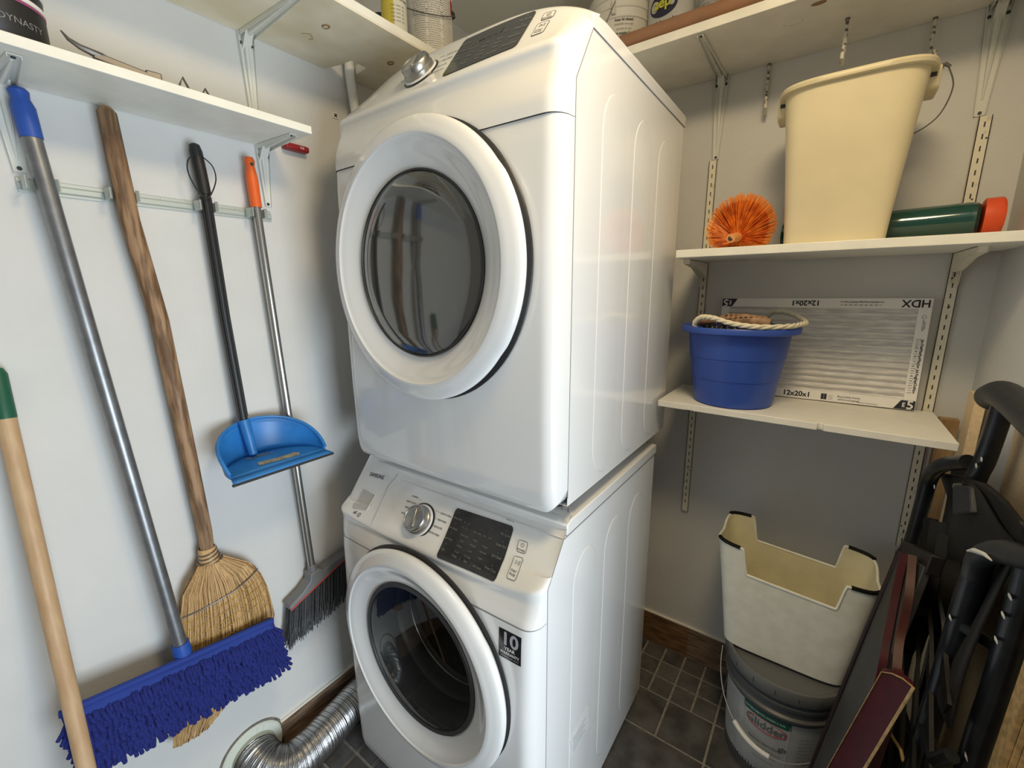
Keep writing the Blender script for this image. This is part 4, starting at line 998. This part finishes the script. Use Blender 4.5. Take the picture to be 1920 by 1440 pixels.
text(m, '12x20x1', .020, TU(.465, .045), bold=.0006); text(m, '12x20x1', .020, TU(.450, .955, -1), bold=.0006)
text(m, 'HDX', .026, TU(.935, .955, -1), bold=.0006)
for i in range(8): text(m, ('Use by', 'Air flow', 'FRONT', 'Pleat 12')[i % 4], .0060, TU(.630+i*.022, .965, -1)); text(m, 'x---x', .0065, TU(.630+i*.022, .935, -1))
text(m, 'Recyclable frame', .0075, TU(.715, .058)); text(m, 'where accepted', .0075, TU(.715, .030)); text(m, 'Made for home furnaces', .0045, TU(.80, .020))
for i in range(4): text(m, '==', .012, TU(.600, .062-.013*i), bold=.0006); text(m, '-----', .0065, TU(.632, .062-.013*i))
VT = lambda cu, cv: (lambda a, b: fP(cu+b/.4935, cv-a/.2835, .0007))
for i in range(11): text(m, '%d' % (11-i), .0085, VT(.964, .62-.044*i)); text(m, ('Jan', 'Feb', 'Mar', 'Apr', 'May', 'Jun', 'Jul', 'Aug', 'Sep', 'Oct', 'Nov')[i], .0085, VT(.984, .62-.044*i), bold=.0002)
for i in range(12): quad(m, .956, .64-.044*i, .975, .6425-.044*i, .0001, .0006)
m.add([fP(.9745+.009*math.cos(a), .835+.016*math.sin(a), .0006) for a in [k*PI/12 for k in range(24)]]+[fP(.9745+.0075*math.cos(a), .835+.0135*math.sin(a), .0006) for a in [k*PI/12 for k in range(24)]], [(k, (k+1)%24, 24+(k+1)%24, 24+k) for k in range(24)])
text(m, 'AIR FLOW', .006, VT(.974, .76)); text(m, 'this side', .005, VT(.982, .76))
m.build('frame_print', M_ink, t)
m = MB(); m.add([fP(.912, .004, .0006), fP(.998, .004, .0006), fP(.998, .085, .0006), fP(.940, .085, .0006)], [(0, 1, 2, 3)]); m.build('corner_patch', M_ink, t); m = MB(); m.add([fP(.088, .996, .0006), fP(.002, .996, .0006), fP(.002, .915, .0006), fP(.060, .915, .0006)], [(0, 1, 2, 3)])
m.build('corner_patch', M_ink, t)
m = MB(); text(m, '5', .030, TU(.978, .042), bold=.0008); text(m, 'FPR', .0085, lambda a, b: fP(.953-b/.4935, .045+a/.2835, .0010), bold=.0003)
text(m, '5', .030, lambda a, b: fP(.022-a/.4935, .955-b/.2835, .0010), bold=.0008); text(m, 'FPR', .0085, lambda a, b: fP(.047+b/.4935, .955-a/.2835, .0010), bold=.0003)
m.build('corner_print', M_white, t)

# ------------------------------------------------------------------ pail and bin on the floor
t = thing('paint_pail', 'grey five gallon paint pail with silver label on the floor by the baseboard', 'pail', (.392, .668, 0))
pc = (.392, .668); 
def pr_at(z): return .127+.012*z/.30
m = MB(); m.lathe([(.0005, .004), (.120, .004), (.126, 0), (.128, .006), (pr_at(.24), .245), (.1385, .252), (.146, .254), (.147, .262), (.140, .266), (.140, .286), (.146, .289), (.147, .298), (.140, .301), (.140, .322)], (*pc, 0), 'z', 96); m.build('body', M_pail, t, angle=40)
m = MB(); m.lathe([(.1412, .312), (.150, .314), (.152, .318), (.152, .344), (.149, .350), (.143, .352), (.139, .349), (.134, .342), (.0005, .342)], (*pc, 0), 'z', 96); lid = m.build('lid', mat('grey_lid_plastic', (.12, .125, .125), .45), t, angle=40)
for k in range(18): q = k*2*PI/18+.1; p = Vector((pc[0]+.1522*math.cos(q), pc[1]+.1522*math.sin(q), .332)); MB().bar(p-Vector((0, 0, .007)), p+Vector((0, 0, .007)), .0016, .0016).build('lid_slot', M_brkd, lid)
m = MB(); m.lathe([(pr_at(.03)+.0008, .035), (pr_at(.241)+.0008, .241)], (*pc, 0), 'z', 60, a0=-3.1, a1=-.2); m.build('label', M_label, t)
pl = lambda th0, z0: (lambda u, v: (pc[0]+(pr_at(z0)+.0016)*math.cos(th0+u/.134), pc[1]+(pr_at(z0)+.0016)*math.sin(th0+u/.134), z0+v))
TH = -1.74
m = MB(); m.lathe([(pr_at(.219)+.0014, .219), (pr_at(.239)+.0014, .241)], (*pc, 0), 'z', 30, a0=TH-.43, a1=TH+.43); m.build('green_label_band', M_labelg, t)
m = MB()
for k in range(3): text(m, ('EXTERIOR', 'SATIN FINISH', '5 GAL')[k], .0075, pl(TH-.26+.26*k, .230))
m.build('band_print', M_white, t)
m = MB(); text(m, 'Glidden', .034, pl(TH, .198), sx=.92, bold=.0010)
for i, (w, s_) in enumerate((('Exterior Semi-Gloss', .010), ('House Paint and Primer', .009), ('Durable all weather finish', .006), ('soap and water cleanup', .0055))): text(m, w, s_, pl(TH+.02, .140-.018*i))
text(m, 'gls', .020, pl(TH+.34, .150), bold=.0006)
for i in range(13):
    text(m, 'stir well before using', .0055, pl(TH-.72, .22-.013*i)); text(m, 'apply with brush or roller', .0055, pl(TH+.80, .20-.012*i))
m.build('label_print', M_print, t)
m = MB(); m.tube([pl(TH, .199)(.050*math.cos(a), .019*math.sin(a)) for a in [k*PI/24 for k in range(48)] if not (2.6 < a < 3.7)], .0010, 5); m.build('red_oval', M_redp, t)
for s_ in (-1, 1):
    m = MB(); m.tube([pl(TH+s_*.41, .234)(0, 0), pl(TH+s_*.41, .04)(0, 0)], .0006, 4); m.build('label_edge', M_fleck, t)
m = MB(); arc = []
for k in range(31):
    a = -PI*.96+(PI*.96+.02)*k/30-.10; rr_ = .158+.004*math.sin(PI*k/30); arc.append((pc[0]+rr_*math.cos(a), pc[1]+rr_*math.sin(a), .285-.145*math.sin(PI*k/30)**.9))
m.tube(arc, .0014, 6); m.build('wire_bail', M_wire2, t)
m = MB(); m.tube([Vector(arc[k])+Vector((0, 0, 0)) for k in range(9, 16)], .0065, 12); m.build('bail_grip', M_white, t)

t = thing('notched_bin', 'cream rectangular plastic bin with notched sides standing on the grey pail', 'bin', (.38, .69, .352))
zb0, zb1 = .3525, .657
def binp(q, z, e=0.):
    v = (z-zb0)/(zb1-zb0); a = .146+.038*v+e; b = .093+.014*v+e; p = sup(q, a, b, 6.); return Vector((.381+p[0]-.001*v, .694+p[1], z-.013*(p[0]/.18)*max(0, min(1, (z-zb0)/.1))))
def top_h(q):        # notched upper edge
    x = sup(q, .18, .1, 6.)[0]/.18; s_ = math.sin(q)
    if abs(s_) < .30 and False: return 1.
    ax_ = abs(x)
    if abs(sup(q, 1, 1, 6.)[1]) > .90:
        f_ = min(1, max(0, (ax_-.575)/.05)); return .76+.24*f_*f_*(3-2*f_)
    return 1.-.06*(1-abs(sup(q, 1, 1, 6.)[1]))
def arcq(u):   # even spacing along the rounded box
    return _aq[int(round(u*NQ)) % NQ] if round(u*NQ) < NQ else _aq[0]+2*PI
NQ = 420; tmp = [0.]; pp = binp(0, zb1)
for k in range(1, 4001): p = binp(2*PI*k/4000, zb1); tmp.append(tmp[-1]+(p-pp).length); pp = p
_aq = []; jx = 0
for k in range(NQ):
    while tmp[jx] < tmp[-1]*k/NQ: jx += 1
    _aq.append(2*PI*jx/4000)
m = MB(); m.grid(NQ, 14, lambda u, v: binp(arcq(u), zb0+(zb1-zb0)*top_h(arcq(u))*v)); m.cur = 1
m.grid(NQ, 14, lambda u, v: binp(arcq(u), zb0+.004+((zb1-zb0)*top_h(arcq(u))-.004)*v, -.003), flip=True)
m.add([binp(a, zb0+.004, -.003) for a in _aq], [tuple(range(NQ))]); m.cur = 0; m.add([binp(a, zb0) for a in _aq], [tuple(range(NQ))[::-1]])
m.build('body', [M_creamb, M_creami], t, angle=50)
m = MB(); m.tube([binp(a, zb0+(zb1-zb0)*top_h(a), -.001) for a in _aq], .0035, 8, closed=True); m.build('rolled_edge', M_creamb, t)
for c_ in range(4):
    lo_, hi_ = [(.03, .62), (PI-.62, PI-.03), (PI+.03, PI+.62), (2*PI-.62, 2*PI-.03)][c_]
    seg = [a for a in _aq if (c_ * PI/2) <= a <= ((c_+1)*PI/2) and top_h(a) > .985 and abs(sup(a, 1, 1, 6.)[0]) > .66]
    m = MB(); m.tube([binp(a, zb1+.001, -.001) for a in seg], .0052, 8, flat=1.); m.build('rubber_edge_guard', M_tread, t)

# ------------------------------------------------------------------ folded furniture and boards on the right
t = thing('step_ladder', 'black metal folding step ladder with treads folded flat, leaning by the right wall', 'ladder', (.63, .4, 0))
def tube_(name, pts, r, mt=M_ladder, flat=1.): m = MB(); m.tube(cr([Vector(p) for p in pts], 8), r, 18, flat=flat); return m.build(name, mt, t)
tube_('rear_rail', [(.642, .440, 1.165), (.638, .452, 1.06), (.634, .470, .96), (.640, .480, .60), (.640, .500, .014)], .0150)
tube_('folding_rail', [(.622, .470, 1.040), (.604, .545, 1.004), (.602, .612, .955), (.602, .635, .885), (.602, .665, .775), (.598, .700, .68), (.580, .735, .40), (.565, .745, .014)], .0140)
m = MB(); m.tube(cr([Vector(p) for p in ((.640, .505, 1.158), (.643, .470, 1.172), (.645, .42, 1.172), (.647, .34, 1.165), (.648, .22, 1.155))], 8), .024, 24); m.build('top_grip', M_ladderg, t, bevel=.003)
def slabp(name, pts, th, mt=M_tread, bev=.002):
    m = MB(); P_ = [Vector(p) for p in pts]; n = (P_[1]-P_[0]).cross(P_[2]-P_[0]).normalized()*th; k = len(P_)
    m.add(P_+[p+n for p in P_], [tuple(range(k))[::-1], tuple(range(k, 2*k))]+[(i, (i+1)%k, k+(i+1)%k, k+i) for i in range(k)]); return m.build(name, mt, t, bevel=bev, recalc=True)
# top tread: thin curved plate seen from its edge, with the folded web below it
m = MB()
def tr(u, v):
    y = .630-.45*u; z = lerp([(.18, 1.050), (.256, 1.052), (.345, 1.043), (.495, 1.003), (.63, .960)], y); return (.620+.034*v, y+.01*v, z-.085*v)
m.grid(24, 6, tr); m.build('tread', M_tread, t, solid=.006)
m = MB(); m.grid(20, 12, lambda u, v: (.630+.010*math.sin(u*9+v*3)-.02*v, .60-.38*u-.03*v, .985+.030*math.sin(PI*u)-.30*v+.010*math.sin(u*14))); m.build('folded_web', mat('black_web', (.006, .0055, .0055), .65, var=.5, scale=14, bump=.8, bscale=18), t, solid=.005)
slabp('rubber_pad', [(.612, .492, .985), (.612, .392, 1.020), (.612, .357, .985), (.612, .452, .938)], .012, M_ladderg, .004)
for k, (y0_, z0_, y1_, z1_) in enumerate(((.56, .88, .28, .40), (.50, .90, .22, .48), (.60, .80, .36, .28), (.44, .90, .20, .60), (.62, .66, .44, .12), (.38, .88, .20, .72))):
    m = MB(); a_ = Vector((.606+.002*k, y0_, z0_)); b_ = Vector((.590+.002*k, y1_, z1_)); c_ = (a_+b_)/2+Vector((-.004, .030, -.02))
    P_ = cr([a_, c_, b_], 8)
    m.ribbon(P_, .006, .030, (0, .5, 1))
    m.build('folded_slat', M_tread, t)
slabp('lower_tread', [(.615, .62, .40), (.625, .30, .46), (.620, .28, .30), (.610, .30, .03), (.605, .62, .03)], .012)
for p in ((.596, .625, .735), (.596, .640, .695), (.622, .482, .985)):
    m = MB(); m.tube([p, (p[0]-.008, p[1]-.004, p[2])], [.009, .007], 14); m.build('bolt', M_wire2, t)
for p in ((.625, .437, 1.045), (.628, .43, 1.06), (.598, .545, .955)):
    m = MB(); m.lathe([(.0045, 0), (.0005, -.001)], p, 'x', 8, sx=1.6); m.build('paint_fleck', M_fleck, t)
t = thing('folding_chair', 'black tubular metal folding chair standing nearest the camera by the right wall', 'folding chair', (.63, .24, 0))
def flange_tube(pts, r, nm):
    m = MB(); m.tube(cr([Vector(p) for p in pts], 8), r, 20); return m.build(nm, M_ladder, t)
flange_tube([(.614, .268, .955), (.612, .275, .880), (.610, .286, .735), (.604, .296, .510), (.594, .305, .014)], .0165, 'front_leg')
flange_tube([(.646, .212, .985), (.645, .206, .905), (.643, .206, .770), (.640, .210, .630), (.634, .225, .014)], .0165, 'rear_leg')
m = MB(); m.tube(cr([Vector(p) for p in ((.610, .266, .915), (.612, .262, .950), (.620, .232, .982), (.636, .185, 1.003), (.646, .130, 1.03), (.652, .08, 1.05))], 8), [.0165+.0045*min(1, k/10) for k in range(41)], 18, flat=.75); m.build('bent_back_bar', M_ladderg, t)
m = MB(); m.tube([(.5955, .258, .960), (.598, .240, .971), (.602, .215, .980), (.605, .195, .982)], [.0015, .004, .003, .001], 8); m.build('painted_glint', M_fleck, t)  # pale streak on the bend: a highlight painted in as geometry
m = MB(); m.bar((.606, .283, .82), (.640, .205, .845), .012, .016); m.build('hinge_plate', M_ladder, t, bevel=.003)
for p in ((.596, .268, .835), (.627, .193, .865), (.627, .190, .66), (.630, .196, .935), (.628, .195, .905)):
    m = MB(); m.lathe([(.0055, 0), (.0005, -.0015)], p, 'x', 10, sx=1.7, sy=.6); m.build('paint_fleck', M_fleck, t)
m = MB(); m.tube([(.600, .292, .60), (.600, .2, .62), (.610, .18, .66)], .010, 10); m.build('cross_bar', M_ladder, t)
# maroon wooden folding furniture
t = thing('folding_table', 'maroon wooden folding table leaning behind the black chair, grey underside showing', 'folding table', (.51, .42, 0))
def panel(name, pts, th, mt, b=.002, par=None):
    m = MB(); P_ = [Vector(p) for p in pts]; n = (P_[1]-P_[0]).cross(P_[2]-P_[0]).normalized()*th; k = len(P_)
    m.add(P_+[p+n for p in P_], [tuple(range(k))[::-1], tuple(range(k, 2*k))]+[(i, (i+1)%k, k+(i+1)%k, k+i) for i in range(k)]); return m.build(name, mt, par or t, bevel=b, recalc=True)
PA, PB = Vector((.4545, .500, .004)), Vector((.5598, .500, .820))
panel('table_top', [PA, PB, (.568, .34, .875), (.5195, .30, .500), (.462, .30, .004)], .012, M_greypl)
m = MB(); m.tube([PA, Vector((.4980, .500, .3567)), Vector((.5306, .5005, .6114)), PB], .0050, 8); m.build('dark_edge', mat('dark_maroon_edge', (.018, .007, .008), .4), t)
panel('end_cap', [(.5560, .515, .795), (.5600, .512, .836), (.572, .330, .905), (.570, .335, .865)], .020, mat('black_end', (.010, .007, .007), .5))
for mt, wd, a in ((M_maroon, .020, [(.5555, .438, .842), (.5480, .395, .773), (.5405, .345, .710), (.5335, .300, .651), (.520, .27, .52), (.470, .30, .03)]),
              (M_redbr, .030, [(.5590, .385, .862), (.5545, .330, .818), (.5470, .288, .757), (.5425, .237, .715), (.5375, .200, .666), (.480, .17, .03)])):
    P_ = cr([Vector(p) for p in a], 6); m = MB()
    m.ribbon(P_, wd, .012, (1, 0, .15))
    m.build('curved_leg', mt, t)
t = thing('maroon_board', 'maroon painted board with worn bare wood edges leaning in front of the black furniture', 'board', (.50, .17, 0))
ta, tb = Vector((.5190, .2035, .7385)), Vector((.5465, .1445, .7765))
ba, bb_ = Vector((.395, .262, .002)), Vector((.418, .202, .002))
th = Vector((.0025, .0125, 0))
m = MB(); arcp = [ta, ta*.67+tb*.33+Vector((0, 0, .006)), ta*.33+tb*.67+Vector((0, 0, .006)), tb]
F_ = arcp+[bb_, ba]; m.add(F_+[p+th for p in F_], [tuple(range(6))[::-1], tuple(range(6, 12))]+[(i, (i+1)%6, 6+(i+1)%6, 6+i) for i in range(6)]); m.build('painted_board', M_maroon, t, bevel=.0015, recalc=True)
m = MB(); o_ = Vector((-.0005, -.0012, .0005)); m.tube([ba+o_, ta+o_]+[p+o_ for p in arcp[1:3]]+[tb+o_, bb_+o_], [.0005, .0008, .0010, .0014, .0020, .0016], 6); m.build('worn_edge', M_edge, t)
m = MB(); m.tube([(.586, .449, .432), (.586, .38, .468), (.586, .321, .504), (.588, .30, .50)], .003, 8); tag(m.build('loose_wire', M_edge), 'short tan cord hanging behind the maroon board', 'cord')

m = MB(); m.box(.6765, -.05+.10, .002, .6885, .500, 1.20); tag(m.build('particle_board', M_ply), 'tan particle board panel standing flat against the right wall', 'board')
m = MB(); m.bar((.664, .742, .002), (.672, .735, 1.125), .058, .018, (1, 0, 0)); tag(m.build('wooden_stake', M_ply), 'pale narrow wooden plank standing against the right wall, tallest of the timber', 'plank')
m = MB(); m.box(.640, .852, .002, .676, .878, 1.032); tag(m.build('timber_post', M_pine), 'brown pine timber post standing in the corner beside the slotted rail', 'post')
m = MB()
for k in range(3): m.bar((.630+.006*k, .165-.004*k, .002), (.6535+.0062*k, .150-.004*k, .99), .0055, .030, (0, 1, 0))
tag(m.build('layered_board', M_edge), 'tan layered board edge at far right behind the black chair legs', 'board')
